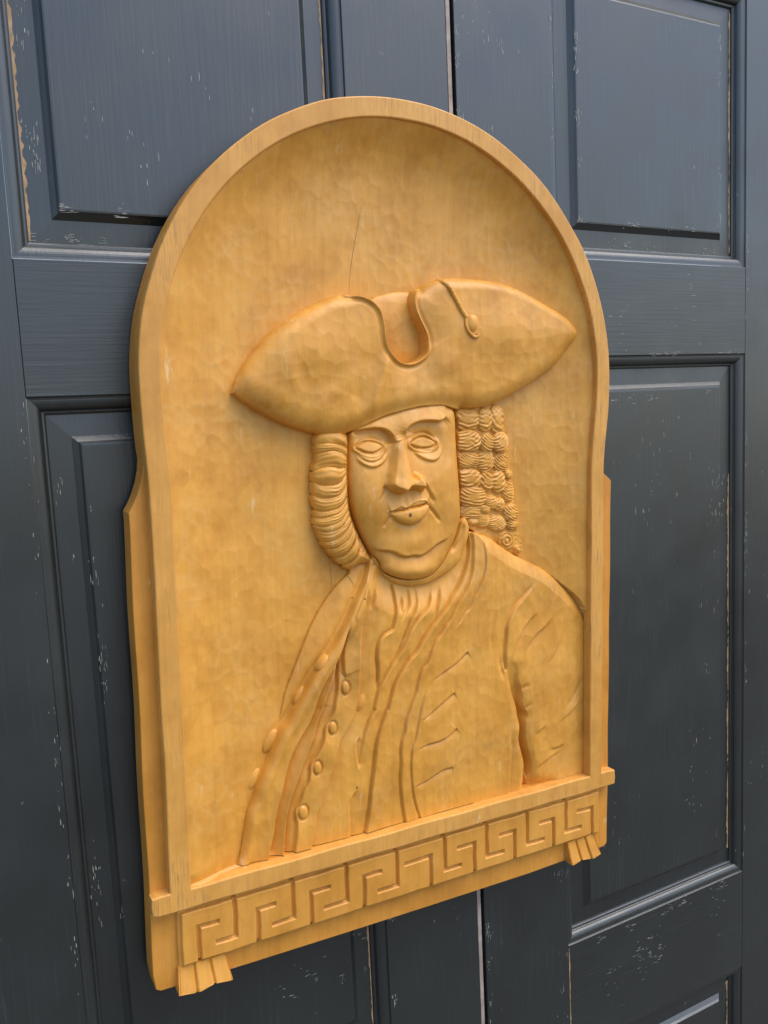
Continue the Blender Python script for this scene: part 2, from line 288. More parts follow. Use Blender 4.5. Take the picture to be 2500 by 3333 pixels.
'L2':[(-249.1,-911.8),(-263.1,-949.5),(-283.6,-990.1),(-302,-1034.9),(-329.1,-1086.1),(-364.6,-1139.5),(-393.7,-1197.7),(-409.8,-1242.2),(-432,-1285.4),(-475.4,-1347.9),(-501.5,-1393.7),(-524,-1452),(-542.3,-1511),(-560.5,-1566),(-574.6,-1618),(-584.8,-1675),(-603.4,-1741.6)],
'L3':[(-283.9,-1001.9),(-296,-1047.7),(-308,-1093.4),(-326.6,-1142),(-349.3,-1189.8),(-367.4,-1230.2),(-365.5,-1234.5),(-390.1,-1281.6),(-410.8,-1337.2),(-444.5,-1409.8),(-480.3,-1489.6),(-507.3,-1555),(-525.6,-1610.3),(-539.8,-1686.7),(-547.4,-1760.9)],
'L4':[(-286.3,-1009.5),(-292.6,-1076),(-300.5,-1126.5),(-308.3,-1173),(-320.4,-1218.8),(-332.5,-1264.6),(-363.8,-1314.7),(-375.9,-1364.3),(-402.9,-1414.7),(-425.7,-1445.8),(-439.3,-1502.9),(-460.5,-1538.1),(-474.3,-1578.9),(-493.7,-1614.2),(-492.7,-1666.7),(-500.1,-1725.2),(-508.6,-1767.4)],
'L5':[(-249.1,-911.8),(-264.9,-969),(-273.7,-1019.3),(-279.5,-1070.1),(-278.8,-1118.1),(-270.6,-1135.4)],
'L6':[(-164.9,-766.7),(-182,-832.1),(-191.4,-890.5),(-202.6,-948.8),(-209.2,-1027.8),(-215.7,-1107),(-220.1,-1186.9),(-234.9,-1245),(-249.1,-1286.5),(-274.4,-1330.6),(-306.2,-1380.9),(-325,-1433.6),(-343.9,-1490.3),(-367,-1545.8),(-385.7,-1598.2),(-408.1,-1637.4),(-418.8,-1679.4),(-437.6,-1764)],
'L7':[(-129.6,-712.4),(-148.1,-742.3),(-169,-783.7),(-194.2,-824.5),(-212.6,-858),(-233.2,-895),(-244.5,-913.4)],
's1':[(-52.6,-795.1),(-48.2,-840),(-53.3,-904.2),(-66.8,-955.3),(-76.2,-971),(-110.5,-986.5),(-128.9,-1007.4),(-138.7,-1038.3),(-141.9,-1078.3),(-138.5,-1119.5),(-142.2,-1180),(-145.2,-1208.1)],
's2':[(-127.3,-798.7),(-141.5,-833),(-153.3,-863.5),(-158.4,-890)],
's3':[(-9.4,-846.6),(-19.1,-871.9),(-26.5,-893.4),(-27.5,-917.7)],
's4':[(15.8,-814.9),(20.6,-848.2),(10.5,-887.8),(-13.2,-917.5),(-31.4,-947.8)],
's5':[(49.4,-806.5),(53.2,-852),(43.1,-891.9),(14.1,-937.4),(-10.1,-987.5),(-29.5,-1029.9),(-48.9,-1072.2),(-77.2,-1108.9),(-110,-1152.7),(-138.1,-1195),(-147.9,-1228.1),(-160.2,-1270.9),(-158.1,-1275.4),(-182.3,-1311.8),(-205.2,-1368.8),(-222.5,-1435),(-233.2,-1502.6)],
's6':[(120.7,-837.2),(109.5,-875.2),(85.1,-909.5),(42,-945.2),(3.7,-989.5),(-20.3,-1031.3),(-39.5,-1063.4),(-65.5,-1098.4)],
's7':[(169,-821.9),(152.9,-863.8),(137.7,-903.6),(122.6,-947.5),(106.6,-980.8)],
's8':[(302.4,-618.2),(307.2,-664.1),(306.7,-702),(294,-746.5),(270.9,-793.6),(238.9,-839.6),(202.8,-877.1),(171.3,-916.9),(102.8,-984.5),(59,-1036.6),(30,-1075.9),(-8,-1107.4),(-36.7,-1144.2),(-65.2,-1184.9),(-87.1,-1238.9),(-101.9,-1285.8),(-106.5,-1289.1),(-137.7,-1357.5),(-157.6,-1432.1),(-168.9,-1521),(-179.7,-1589.4),(-190.8,-1670.3),(-211.6,-1774.2)],
's9':[(317.2,-623.2),(321.2,-665.3),(318,-706.9),(307.2,-774.5),(284,-825.6),(247.3,-878.6),(215.5,-920.5),(192.7,-959.5),(170.2,-985),(145.4,-1017.6),(120.9,-1043.5),(101.1,-1078.3),(81.1,-1125.5),(56.8,-1151),(36.9,-1198),(26.7,-1238.1),(2.1,-1292.4),(-10.2,-1319.5),(-22.6,-1350.7),(-28.2,-1391.6),(-42.9,-1426.5),(-48.6,-1471.6),(-47.2,-1514.1),(-51.2,-1589.5),(-43.9,-1684.9),(-29.4,-1774.3)],
's10':[(355.3,-644.9),(366.3,-695.5),(366.5,-760.7),(351.2,-816.8),(325.5,-863.9),(307,-888.7),(288.4,-924.9),(261,-948.3),(242.6,-976.5),(206.5,-1006.1)],
's11':[(105.3,-1203.9),(80.7,-1237.7),(55.9,-1288.2),(32.8,-1376.7),(19.8,-1433.4),(4,-1468.3),(-1.9,-1522.2),(-0.7,-1577.8),(3.9,-1634.4),(14.6,-1692.7),(38,-1767.6)],
's12':[(-237.2,-1577.9),(-264.7,-1612.9),(-274.7,-1651.8),(-275.1,-1714),(-275.9,-1772.1)],
's13':[(-224.8,-1370.6),(-238.9,-1400.5),(-237.9,-1441.7),(-230.8,-1505)],
'bh0':[(106.4,-1208.5),(163.9,-1177.9),(217.7,-1153.7),(279.2,-1112.1)],
'bh1':[(41.2,-1360.2),(73.8,-1351.6),(127.5,-1321.2),(181.8,-1290.4),(212.7,-1273.5)],
'bh2':[(22.7,-1479.8),(76.5,-1467.1),(144.6,-1463.1),(189.3,-1447),(219.5,-1424.4)],
'bh3':[(3.9,-1630.9),(68.8,-1619.3),(122.7,-1599),(159.8,-1588.6),(201,-1589.8)],
'arm_gap':[(453.2,-1145.3),(461.9,-1193.1),(474.2,-1245),(493.7,-1305.2),(529.5,-1385.8),(539.4,-1431.7),(553.4,-1485.6),(551.1,-1543.4),(569.2,-1615.9),(578.1,-1659.4),(572.8,-1731.1),(570.5,-1768.8),(601.8,-1776.1),(595.6,-1739.7),(608.4,-1697.2),(606.4,-1651.6),(590,-1599.6),(577.9,-1541.9),(577.4,-1473.1),(584.5,-1440.2),(560.1,-1394.7),(554.3,-1332.5),(534.3,-1275.1),(530.6,-1217.3),(506.6,-1190.1),(486.8,-1163.7),(470.9,-1161.2)],
'arm_seam':[(627.8,-862.9),(564.7,-916.4),(520.9,-951.6),(491.7,-990.8),(475.6,-1032.3),(469.5,-1087.1),(464.3,-1146.1),(470,-1219)],
'fa':[(656.9,-989),(609.6,-1012.4),(570.1,-1048.1),(535.6,-1095.4),(516.9,-1144.8),(506.9,-1191.5)],
'fb':[(731.2,-1020.1),(684.5,-1059.6),(634.2,-1089.3),(594.4,-1128.1),(568.5,-1176.9)],
'fc':[(771.2,-993.3),(781.6,-1048.1),(771.4,-1112.7),(750.8,-1167.6),(709.8,-1215.1),(671.6,-1250.2)],
'fd':[(426.5,-948.9),(411,-992.1),(398.9,-1037.6),(396,-1096.2),(400.2,-1144.3)],
'fe':[(891.3,-1400.4),(873.7,-1432.4),(838.6,-1464.7),(795.1,-1488),(755.4,-1509.1)],
'fe2':[(897.4,-1292.6),(877.8,-1352.4),(838.4,-1408.5),(803.7,-1444.2),(769.1,-1465.7)],
'ff':[(694.4,-1498.6),(666.9,-1515.4),(622.9,-1539.4)],
'fg':[(797.5,-1606.1),(752,-1617.8),(700.6,-1614.1)],
'fh':[(780.2,-1637.7),(709.1,-1656),(666.7,-1674.8),(628.8,-1697.7)],
'fi':[(608.7,-1306.6),(575.9,-1310.4),(543.2,-1325)],
'fj':[(618.8,-1387.6),(596,-1398.8),(571.3,-1418.1)],
'fk':[(492,-1482.6),(498.4,-1551.6),(498.1,-1602.4),(492.8,-1669.4),(488.1,-1760.7)],
'fl':[(441.8,-1135.9),(446,-1204.4),(464.6,-1271.6)],
'sl_bot':[(585.9,-1730.3),(606.6,-1757.6),(648.6,-1781.3),(699.7,-1787.8)],
'bt0':[(-276.5,-1171),(-260.1,-1173.8),(-275.8,-1146.3)],
'bt1':[(-334.5,-1317.2),(-318.3,-1320.4),(-333.7,-1293.3)],
'bt2':[(-401.6,-1460.3),(-384.9,-1464),(-400.8,-1435.7)],
'bt3':[(-465.5,-1621.1),(-446.5,-1625.8),(-464.6,-1594.8)],
'cb0':[(-363.6,-1061.8),(-343.7,-1033.3),(-348.5,-1064.2)],
'cb1':[(-450.9,-1179.4),(-431.1,-1145.5),(-436.9,-1181.9)],
'cb2':[(-568.4,-1337.5),(-546.8,-1296.8),(-548.5,-1341.6)],
'cb3':[(-640.1,-1470.5),(-619.8,-1430.2),(-623.7,-1474.3)],
'cb4':[(-688.9,-1609.5),(-674.4,-1566.1),(-676.5,-1612.6)],
'bump':[(-215,-1240.5),(-199.6,-1243.3),(-214.1,-1208.2)],
'crack1':[(-132,634.7),(-142.5,579.4),(-160.1,498.9),(-177.8,414),(-189.5,315.8)],
'crack2':[(-303.7,-654.2),(-299.9,-695.9),(-296.2,-743.6),(-292.2,-809.4)],
'crack3':[(-241.7,-738.3),(-227.1,-757.5),(-218.9,-774.2),(-211.7,-794.7)],
'knots':[(-9.8,-522.1),(-193.3,-833),(-222.9,-834.2),(-239.9,-1573.4),(-497.3,-1410.8)],
'fr00':[(-889.9,-1957.7),(-816.7,-1957.9)],
'fr01':[(-755.7,-1958.1),(-828,-1957.9)],
'fr02':[(-671.1,-1958.3),(-602.5,-1958.5)],
'fr03':[(-531.2,-1958.6),(-617.1,-1958.4)],
'fr04':[(-458.4,-1958.8),(-378.9,-1959)],
'fr05':[(-309.4,-1959.2),(-407.3,-1959)],
'fr06':[(-233,-1959.4),(-157.8,-1959.6)],
'fr07':[(-88,-1959.8),(-175.7,-1959.5)],
'fr08':[(70.5,-1960.2),(-52.6,-1959.9)],
'fr09':[(137.4,-1960.3),(217.7,-1960.5)],
'fr10':[(282.6,-1960.7),(197.8,-1960.5)],
'fr11':[(345.5,-1960.9),(433.6,-1961.1)],
'fr12':[(490.8,-1961.2),(409.4,-1961)],
'fr13':[(557.2,-1961.4),(650.4,-1961.6)],
'fr14':[(702.1,-1961.8),(624.7,-1961.6)],
'fr15':[(772.2,-1962),(861.5,-1962.2)],
'fr16':[(925.2,-1962.3),(834.5,-1962.1)],
'fr_plate':[(-959.2,-1863),(-960,-2049.2),(976.5,-1856.9),(975,-2062)],
'fr_lv':[(-886.6,-1929.1),(-812.2,-1922.8),(-748.3,-2003.4),(-831,-2003.1),(-888.6,-2045.5),(-745.8,-1860.3),(-760.4,-1861.2),(776.8,-1993.2),(707.5,-1915.3),(770.2,-1856.9),(708.3,-2044.5),(923.1,-1914.5),(927.5,-2046.1)],
'footL':[(-969.9,-2052.7),(-789.1,-2063.1),(-772.7,-2151),(-968.3,-2154.3),(-905.4,-2155.8),(-836,-2155.6)],
'footR':[(794,-2053.3),(948.3,-2056.8),(983.4,-2158.9),(817.9,-2161.4),(856.8,-2161.6),(920.2,-2157.8)],
'plate_back':[(-970.8,-1865.9),(-969.3,-2073)],
}

def cat(*names):
    out = []
    for n in names: out += [p for p in TR[n] if not out or p != out[-1]]
    return out
def smooth_line(P, step=7.0, closed=False):
    P = [np.array(p, float) for p in P]
    if len(P) < 3:
        Q = np.array(P); n = max(2, int(np.linalg.norm(Q[1] - Q[0]) / step) + 1)
        return np.linspace(Q[0], Q[1], n)
    n = len(P); out = []
    for i in range(n if closed else n - 1):
        p1, p2 = P[i], P[(i + 1) % n]
        p0 = P[i - 1] if (closed or i > 0) else p1; p3 = P[(i + 2) % n] if (closed or i + 2 < n) else p2
        k = max(1, int(np.linalg.norm(p2 - p1) / step))
        for j in range(k):
            u = j / k
            out.append(0.5 * (2 * p1 + (p2 - p0) * u + (2 * p0 - 5 * p1 + 4 * p2 - p3) * u * u + (3 * p1 - p0 - 3 * p2 + p3) * u ** 3))
    if not closed: out.append(P[-1])
    return np.array(out)
def sstep(a, b, x):
    u = np.clip((x - a) / (b - a), 0, 1); return u * u * (3 - 2 * u)
def dist_line(Q, X, Y, closed=False):
    """distance, signed side (+ = left of travel) and 0..1 position along the line"""
    best = np.full(X.shape, 1e12); sgn = np.zeros(X.shape); tt = np.zeros(X.shape)
    B = np.roll(Q, -1, 0) if closed else Q[1:]
    A_ = Q if closed else Q[:-1]
    ln = np.linalg.norm(B - A_, axis=1); cum = np.concatenate([[0], np.cumsum(ln)]); tot = cum[-1]
    for i in range(len(A_)):
        ax, ay = A_[i]; dx, dy = B[i] - A_[i]; l2 = dx * dx + dy * dy
        if l2 < 1e-9: continue
        rx, ry = X - ax, Y - ay
        u = np.clip((rx * dx + ry * dy) / l2, 0, 1)
        ex, ey = rx - u * dx, ry - u * dy
        d = ex * ex + ey * ey; k = d < best
        best = np.where(k, d, best)
        sgn = np.where(k, dx * ry - dy * rx, sgn)
        tt = np.where(k, (cum[i] + u * ln[i]) / tot, tt)
    return np.sqrt(best), np.sign(sgn), tt
def inside(Q, X, Y):
    r = np.zeros(X.shape, bool); n = len(Q); j = n - 1
    for i in range(n):
        xi, yi = Q[i]; xj, yj = Q[j]
        if yi != yj:
            r ^= ((yi > Y) != (yj > Y)) & (X < (xj - xi) * (Y - yi) / (yj - yi) + xi)
        j = i
    return r

CELL = 2.6
class Field:
    def __init__(s, x0, x1, y0, y1, cell=CELL):
        s.cell = cell
        s.xs = np.arange(x0, x1 + cell, cell); s.ys = np.arange(y0, y1 + cell, cell)
        s.X, s.Y = np.meshgrid(s.xs, s.ys); s.Z = np.zeros(s.X.shape)
    def win(s, Q, r):
        i0 = max(0, int((Q[:, 0].min() - r - s.xs[0]) / s.cell)); i1 = min(len(s.xs), int((Q[:, 0].max() + r - s.xs[0]) / s.cell) + 2)
        j0 = max(0, int((Q[:, 1].min() - r - s.ys[0]) / s.cell)); j1 = min(len(s.ys), int((Q[:, 1].max() + r - s.ys[0]) / s.cell) + 2)
        return (slice(j0, j1), slice(i0, i1)) if i1 > i0 and j1 > j0 else None
    def sdf(s, P, closed_step=7.0):
        Q = smooth_line(P, closed_step, True)
        out = np.full(s.X.shape, -1e3); W = s.win(Q, 60)
        X, Y = s.X[W], s.Y[W]
        d, _, _ = dist_line(Q, X, Y, True)
        out[W] = np.where(inside(Q, X, Y), d, -d); return out
    def ldist(s, P, far=400.0):
        Q = smooth_line(P); D = np.full(s.X.shape, far * 4); S_ = np.ones(s.X.shape); T_ = np.zeros(s.X.shape)
        W = s.win(Q, far); d, sg, t = dist_line(Q, s.X[W], s.Y[W])
        D[W] = d; S_[W] = sg; T_[W] = t; return D, S_, T_
    def groove(s, P, depth, wid, taper=(0.12, 0.12), wob=0.0):
        Q = smooth_line(P); W = s.win(Q, wid * 3.2)
        if W is None: return
        d, sg, t = dist_line(Q, s.X[W], s.Y[W])
        a = np.exp(-(d / wid) ** 2)
        if taper[0] > 0: a = a * sstep(0, taper[0], t)
        if taper[1] > 0: a = a * sstep(0, taper[1], 1 - t)
        s.Z[W] -= depth * a
    def fold(s, P, ap, wp, an, wn, taper=(0.12, 0.12), eps=2.2):
        """+ side = left of travel: for lines traced downwards that is the viewer's right"""
        Q = smooth_line(P); W = s.win(Q, max(wp, wn) * 4)
        if W is None: return
        d, sg, t = dist_line(Q, s.X[W], s.Y[W]); q = d * sg
        k = 0.5 + 0.5 * np.tanh(q / eps)
        a = k * ap * np.exp(-np.maximum(q, 0) / wp) + (1 - k) * an * np.exp(-np.maximum(-q, 0) / wn)
        end = np.exp(-(np.maximum(0, d - 0) / max(wp, wn) / 2.5) ** 2)
        if taper[0] > 0: a = a * sstep(0, taper[0], t)
        if taper[1] > 0: a = a * sstep(0, taper[1], 1 - t)
        s.Z[W] += a * end
    def bump(s, c, rx, ry, amp, p=1.0, ang=0.0, gauss=False):
        Q = np.array([c, c]); r = max(rx, ry) * (3 if gauss else 1.05); W = s.win(Q, r)
        if W is None: return
        dx, dy = s.X[W] - c[0], s.Y[W] - c[1]; ca, sa = math.cos(ang), math.sin(ang)
        u, v = (dx * ca + dy * sa) / rx, (-dx * sa + dy * ca) / ry; q = u * u + v * v
        s.Z[W] += amp * (np.exp(-q) if gauss else np.maximum(0, 1 - q) ** p)
def worley(X, Y, size, seed, sx=1.0, sy=1.0):
    """scallops of a gouge: squared distance to the nearest jittered centre (0..1)"""
    gx, gy = X / (size * sx), Y / (size * sy)
    ix, iy = np.floor(gx).astype(int), np.floor(gy).astype(int)
    best = np.full(X.shape, 9.0)
    def h(a, b, k):
        n = (a * 374761393 + b * 668265263 + k * 974711 + seed * 69069) & 0x7fffffff
        n = ((n ^ (n >> 13)) * 1274126177) & 0x7fffffff
        return ((n ^ (n >> 16)) & 0xffff) / 65535.0
    for a in (-1, 0, 1):
        for b in (-1, 0, 1):
            cx, cy = ix + a, iy + b
            d = (cx + 0.1 + 0.8 * h(cx, cy, 1) - gx) ** 2 + (cy + 0.1 + 0.8 * h(cx, cy, 2) - gy) ** 2
            best = np.minimum(best, d)
    return np.minimum(best, 1.0)
def vnoise(X, Y, size, seed):
    gx, gy = X / size, Y / size; ix, iy = np.floor(gx).astype(int), np.floor(gy).astype(int); fx, fy = gx - ix, gy - iy
    fx = fx * fx * (3 - 2 * fx); fy = fy * fy * (3 - 2 * fy)
    def h(a, b):
        n = (a * 374761393 + b * 668265263 + seed * 69069) & 0x7fffffff
        n = ((n ^ (n >> 13)) * 1274126177) & 0x7fffffff
        return ((n ^ (n >> 16)) & 0xffff) / 32767.5 - 1
    return (h(ix, iy) * (1 - fx) + h(ix + 1, iy) * fx) * (1 - fy) + (h(ix, iy + 1) * (1 - fx) + h(ix + 1, iy + 1) * fx) * fy
def field_mesh(name, F, keep, mat, parent):
    c = keep[:-1, :-1] & keep[1:, :-1] & keep[:-1, 1:] & keep[1:, 1:]
    j, i = np.nonzero(c); n = F.X.shape[1]
    q = np.stack([j * n + i, j * n + i + 1, (j + 1) * n + i + 1, (j + 1) * n + i], 1)
    used, inv = np.unique(q.ravel(), return_inverse=True)
    V = P3(F.X.ravel()[used], F.Y.ravel()[used], F.Z.ravel()[used])
    return mesh_np(name, V, inv.reshape(-1, 4), mat, parent)
def wobble(Q, amp, size, seed):
    return Q + amp * np.stack([vnoise(Q[:, 0], Q[:, 1], size, seed), vnoise(Q[:, 0], Q[:, 1], size, seed + 9)], 1)
def area(Q): return 0.5 * np.sum(Q[:, 0] * np.roll(Q[:, 1], -1) - np.roll(Q[:, 0], -1) * Q[:, 1])
def offset(Q, d):
    """move a counter-clockwise outline inwards by d"""
    t1 = Q - np.roll(Q, 1, 0); t2 = np.roll(Q, -1, 0) - Q
    t1 = t1 / np.maximum(1e-9, np.linalg.norm(t1, axis=1, keepdims=True)); t2 = t2 / np.maximum(1e-9, np.linalg.norm(t2, axis=1, keepdims=True))
    n1 = np.stack([-t1[:, 1], t1[:, 0]], 1); n2 = np.stack([-t2[:, 1], t2[:, 0]], 1)
    b = n1 + n2; b /= np.maximum(0.35, (b * n1).sum(1, keepdims=True)); return Q + d * b
def slab(name, outer, holes, z0, z1, bev, mat, parent, to3=P3, back=False):
    """extruded outline with eased front edges"""
    V, F = [], []; rings = []
    def ring(Q, z):
        s = len(V); V.extend([tuple(v) for v in to3(Q[:, 0], Q[:, 1], np.full(len(Q), float(z)))]); return list(range(s, s + len(Q)))
    tops = []
    for k, Q in enumerate([outer] + list(holes)):
        Q = np.array(Q, float)
        if (area(Q) > 0) != (k == 0): Q = Q[::-1]
        r0 = ring(Q, z0); r1 = ring(Q, z1 - bev); r2 = ring(offset(Q, bev * 0.35), z1 - bev * 0.3); Q3 = offset(Q, bev); r3 = ring(Q3, z1)
        for a, b in ((r0, r1), (r1, r2), (r2, r3)):
            for i in range(len(Q)):
                j = (i + 1) % len(Q); F.append((a[i], a[j], b[j], b[i]))
        tops.append((Q3, r3)); rings.append((Q, r0))
    idx = [i for _, r in tops for i in r]
    for tri in tessellate_polygon([[Vector((p[0], p[1], 0)) for p in Q] for Q, _ in tops]):
        a, b, c = (idx[i] for i in tri)
        pa, pb, pc = (np.array(V[i]) for i in (a, b, c))
        nrm = np.cross(pb - pa, pc - pa)
        F.append((a, b, c) if nrm[1] < 0 else (a, c, b))
    o = mesh_np(name, V, F, mat, parent, smooth=False)
    return o

# ================================================================== THE DOORS
FACE = -150.0
def D3(x, y, z): return np.stack([np.asarray(x, float) * U, -np.asarray(z, float) * U, np.asarray(y, float) * U], -1)
def timber(name, x0, x1, y0, y1, door, mat, z1=FACE, depth=150.0, bev=2.2):
    gap = 0.5
    Q = np.array([(x0 + gap, y0 + gap), (x1 - gap, y0 + gap), (x1 - gap, y1 - gap), (x0 + gap, y1 - gap)])
    return slab(name, Q, [], z1 - depth, z1, bev, mat, door, to3=lambda x, y, z: D3(x, y, z) - np.array(door.location))
def rect_sweep(name, x0, x1, y0, y1, prof, door, mat, cap=False, jit=0.0, seed=1):
    """profile (inset, depth) swept round a rectangle with mitred corners; cap closes the innermost loop"""
    V, F = [], []; n = len(prof)
    for k, (ins, z) in enumerate(prof):
        for (x, y) in ((x0 + ins, y0 + ins), (x1 - ins, y0 + ins), (x1 - ins, y1 - ins), (x0 + ins, y1 - ins)):
            V.append(D3(x, y, z) - np.array(door.location))
    for k in range(n - 1):
        for i in range(4):
            j = (i + 1) % 4; F.append((k * 4 + i, k * 4 + j, k * 4 + 4 + j, k * 4 + 4 + i))
    if cap: F.append(tuple((n - 1) * 4 + i for i in range(4)))
    return mesh_np(name, V, F, mat, door, smooth=False)
MOULD = [(0, FACE - 2), (2, FACE - 7), (9, FACE - 8.5)] + [(9 + 34 * math.sin(a), FACE - 8.5 - 22 * (1 - math.cos(a))) for a in np.linspace(0.12, 1.5, 8)] + [(45, FACE - 33), (46, FACE - 36), (52, FACE - 37), (57, FACE - 41), (59, FACE - 50)]
def worn_edge(name, x, y0, y1, wid, z, door, seed, side=-1, lvl=0.15):
    """ragged line of bare wood where the paint has split along a joint"""
    ys = np.arange(y0, y1, 9.0); wv = np.clip(1.35 * wid * (0.6 + 0.35 * vnoise(ys, ys * 0 + seed, 140, seed) + 0.3 * vnoise(ys, ys * 0, 17, seed + 3)), 0.8, None)
    V, F = [], []
    for k, (y, ww) in enumerate(zip(ys, wv)):
        V += [D3(x, y, z) - np.array(door.location), D3(x + side * ww, y, z + lvl) - np.array(door.location)]
        if k: F.append((2 * k - 2, 2 * k, 2 * k + 1, 2 * k - 1) if side < 0 else (2 * k - 2, 2 * k - 1, 2 * k + 1, 2 * k))
    return mesh_np(name, V, F, M['bare'], door, smooth=False)
def build_door(name, label, sx0, px0, px1, sx1, rails, panels):
    door = empty(name, tuple(D3((sx0 + sx1) / 2, -4950, FACE - 100)))
    tag(door, label, 'door')
    timber('stile', sx0, px0, -4950, 2250, door, M['paint']); timber('stile', px1, sx1, -4950, 2250, door, M['paint'])
    for (a, b) in rails: timber('rail', px0, px1, a, b, door, M['paint_h'])
    for (a, b) in panels:
        rect_sweep('moulding', px0, px1, a, b, MOULD, door, M['paint'])
        ins = 50
        prof = [(ins, FACE - 48), (132, FACE - 44), (150, FACE - 30), (158, FACE - 21), (164, FACE - 20)]
        rect_sweep('panel', px0, px1, a, b, prof, door, M['paint'], cap=True)
    return door
left = build_door('door', 'black painted panelled door, left leaf, its rails sitting lower than its neighbour', -1800, -1328, -135, 318,
                  [(1680, 2250), (-26, 408), (-3360, -2785), (-4950, -4500)], [(408, 1680), (-2785, -26), (-4500, -3360)])
right = build_door('door', 'black painted panelled door, right leaf, its rails sitting higher than its neighbour', 356, 829, 2040, 2560,
                   [(1770, 2250), (75, 498), (-3250, -2690), (-4950, -4400)], [(498, 1770), (-2690, 75), (-4400, -3250)])
# meeting strip of the left leaf and an added strip blocking sky light behind the gap
timber('meeting_strip', 322, 342, -4950, 2250, left, M['strip'], z1=FACE - 5, depth=60, bev=1.5)
timber('gap_light_stop', 300, 420, -4950, 2250, right, M['paint'], z1=FACE - 152, depth=20, bev=1)
worn_edge('worn_edge', -1270, 470, 1300, 13, FACE - 46.5, left, 3, side=1)
worn_edge('worn_edge', -196, 500, 1620, 7, FACE - 46.5, left, 5)
worn_edge('worn_edge', -196, -2700, -1500, 7, FACE - 46.5, left, 6)
worn_edge('worn_edge', 1980, 570, 1700, 9, FACE - 46.5, right, 8)
worn_edge('worn_edge', 1980, -2560, -520, 10, FACE - 46.5, right, 11)
worn_edge('worn_edge', 1980, -4300, -3330, 16, FACE - 46.5, right, 12)
worn_edge('worn_edge', 829.5, -3250, -2695, 5, FACE + 0.2, right, 14, side=1)
def chips(door, lines, n, seed):
    """flakes of lost paint gathered along edges and joints"""
    rg = random.Random(seed); V, F = [], []
    for (xa, ya, xb, yb, z, spread, wgt) in lines:
        m_ = int(n * wgt); Lx, Ly = xb - xa, yb - ya; ll = math.hypot(Lx, Ly)
        clus = [rg.random() for _ in range(max(2, int(m_ / 7)))]
        for _ in range(m_):
            u = min(1, max(0, rg.choice(clus) + rg.gauss(0, 0.02))); o = rg.gauss(0, spread)
            cx, cy = xa + Lx * u - Ly / ll * o, ya + Ly * u + Lx / ll * o
            up = abs(Ly) > abs(Lx); a = rg.uniform(1.5, 13) * (1 if rg.random() < .8 else 1.9); b = rg.uniform(0.5, 1.6)
            k0 = len(V); m2 = 6
            for q in range(m2):
                th = 2 * math.pi * q / m2; rr = rg.uniform(0.6, 1.15)
                dx, dy = (b * math.cos(th) * rr, a * math.sin(th) * rr) if up else (a * math.cos(th) * rr, b * math.sin(th) * rr)
                V.append(D3(cx + dx, cy + dy, z + 0.35) - np.array(door.location))
            F.append(tuple(range(k0, k0 + m2)))
    o = mesh_np('paint_flakes', V, F, M['fleck'], door, smooth=False); o['kind'] = 'stuff'
ZF, ZM = FACE - 20, FACE - 46
chips(left, [(-1164, 572, -1164, 1650, ZF, 8, .5), (-1164, 572, -300, 572, ZF, 10, .35), (-1270, 480, -300, 480, ZM + 1, 12, .6), (-1230, 500, -1230, 1500, ZM + 1, 14, .6), (-1164, -2600, -1164, -200, ZF, 9, .5),
             (-1250, -2600, -1250, -120, ZM + 1, 10, .5), (-299, 560, -299, 1600, ZF, 8, .3), (-110, -2800, -110, -2150, FACE, 8, .4), (-1340, -2600, -1340, 1500, FACE, 8, .5), (-900, -2700, -300, -2200, ZF, 60, .5), (-1000, 620, -500, 1500, ZF, 120, .4), (-1600, -1500, -1500, 400, FACE, 60, .2)], 90, 5)
chips(right, [(993, 662, 993, 1600, ZF, 10, .7), (845, 500, 845, 1700, ZM + 40, 6, .5), (1000, 662, 1876, 662, ZF, 10, .4), (1876, 662, 1876, 1600, ZF, 8, .6), (900, 570, 1950, 570, ZM + 1, 12, .4), (2052, -2600, 2052, 1600, FACE, 6, .9), (1700, -2300, 1880, -400, ZF, 40, .9), (1100, -2350, 1500, -60, ZF, 90, .5),
              (1100, -130, 1876, -90, ZF, 10, .4), (900, -2720, 2000, -2720, FACE, 14, .6), (1000, -2950, 1900, -2850, FACE, 60, .8), (370, -3100, 370, -2250, FACE, 8, .7), (800, -3200, 800, -2300, FACE, 22, .4), (1000, 75, 2040, 85, FACE, 6, .5), (1000, 200, 1950, 400, FACE, 70, .4), (2250, -2500, 2300, 1500, FACE, 90, .4), (450, 900, 600, 1600, FACE, 60, .3), (365, 900, 365, 1600, FACE, 6, .4)], 90, 6)
# pavement under the doors
gv = np.array([(-12, -25, 0), (12, -25, 0), (12, 0.3, 0), (-12, 0.3, 0)], float); gv[:, 2] = -4953 * U
gr_ = mesh_np('pavement', gv, [(0, 1, 2, 3)], M['stone'], None, smooth=False); gr_['kind'] = 'structure'; gr_['label'] = 'stone pavement in front of the doors'

# ================================================================== THE CARVING
carv = empty('carved_panel', tuple(RY @ Vector((0, 0, BASE * U))), TILT)
tag(carv, 'arched honey coloured wood relief of a man in tricorn hat, hung on the doors', 'carving')

def arch(r, xl, xr, yb, n=90):
    a = np.linspace(0, math.pi, n); Q = [(r * math.cos(t), r * math.sin(t)) for t in a]
    Q = [(min(max(x, -r), r), y) for x, y in Q]
    Ls = [(-(r - (r - xl) * sstep(0, -500, y)), y) for y in np.arange(-40, yb, -40)]
    Rs = [((r - (r - xr) * sstep(0, -420, y)), y) for y in np.arange(-40, yb, -40)]
    return np.array(Q + Ls + [(-xl, yb), (xr, yb)] + Rs[::-1])
WL_, WR_ = 1050.0, 1068.0
out_arch = wobble(arch(1000, 985, 967, -1800), 2.5, 160, 3)
inn_arch = wobble(arch(929, 911, 898, -1768), 2.0, 140, 4)
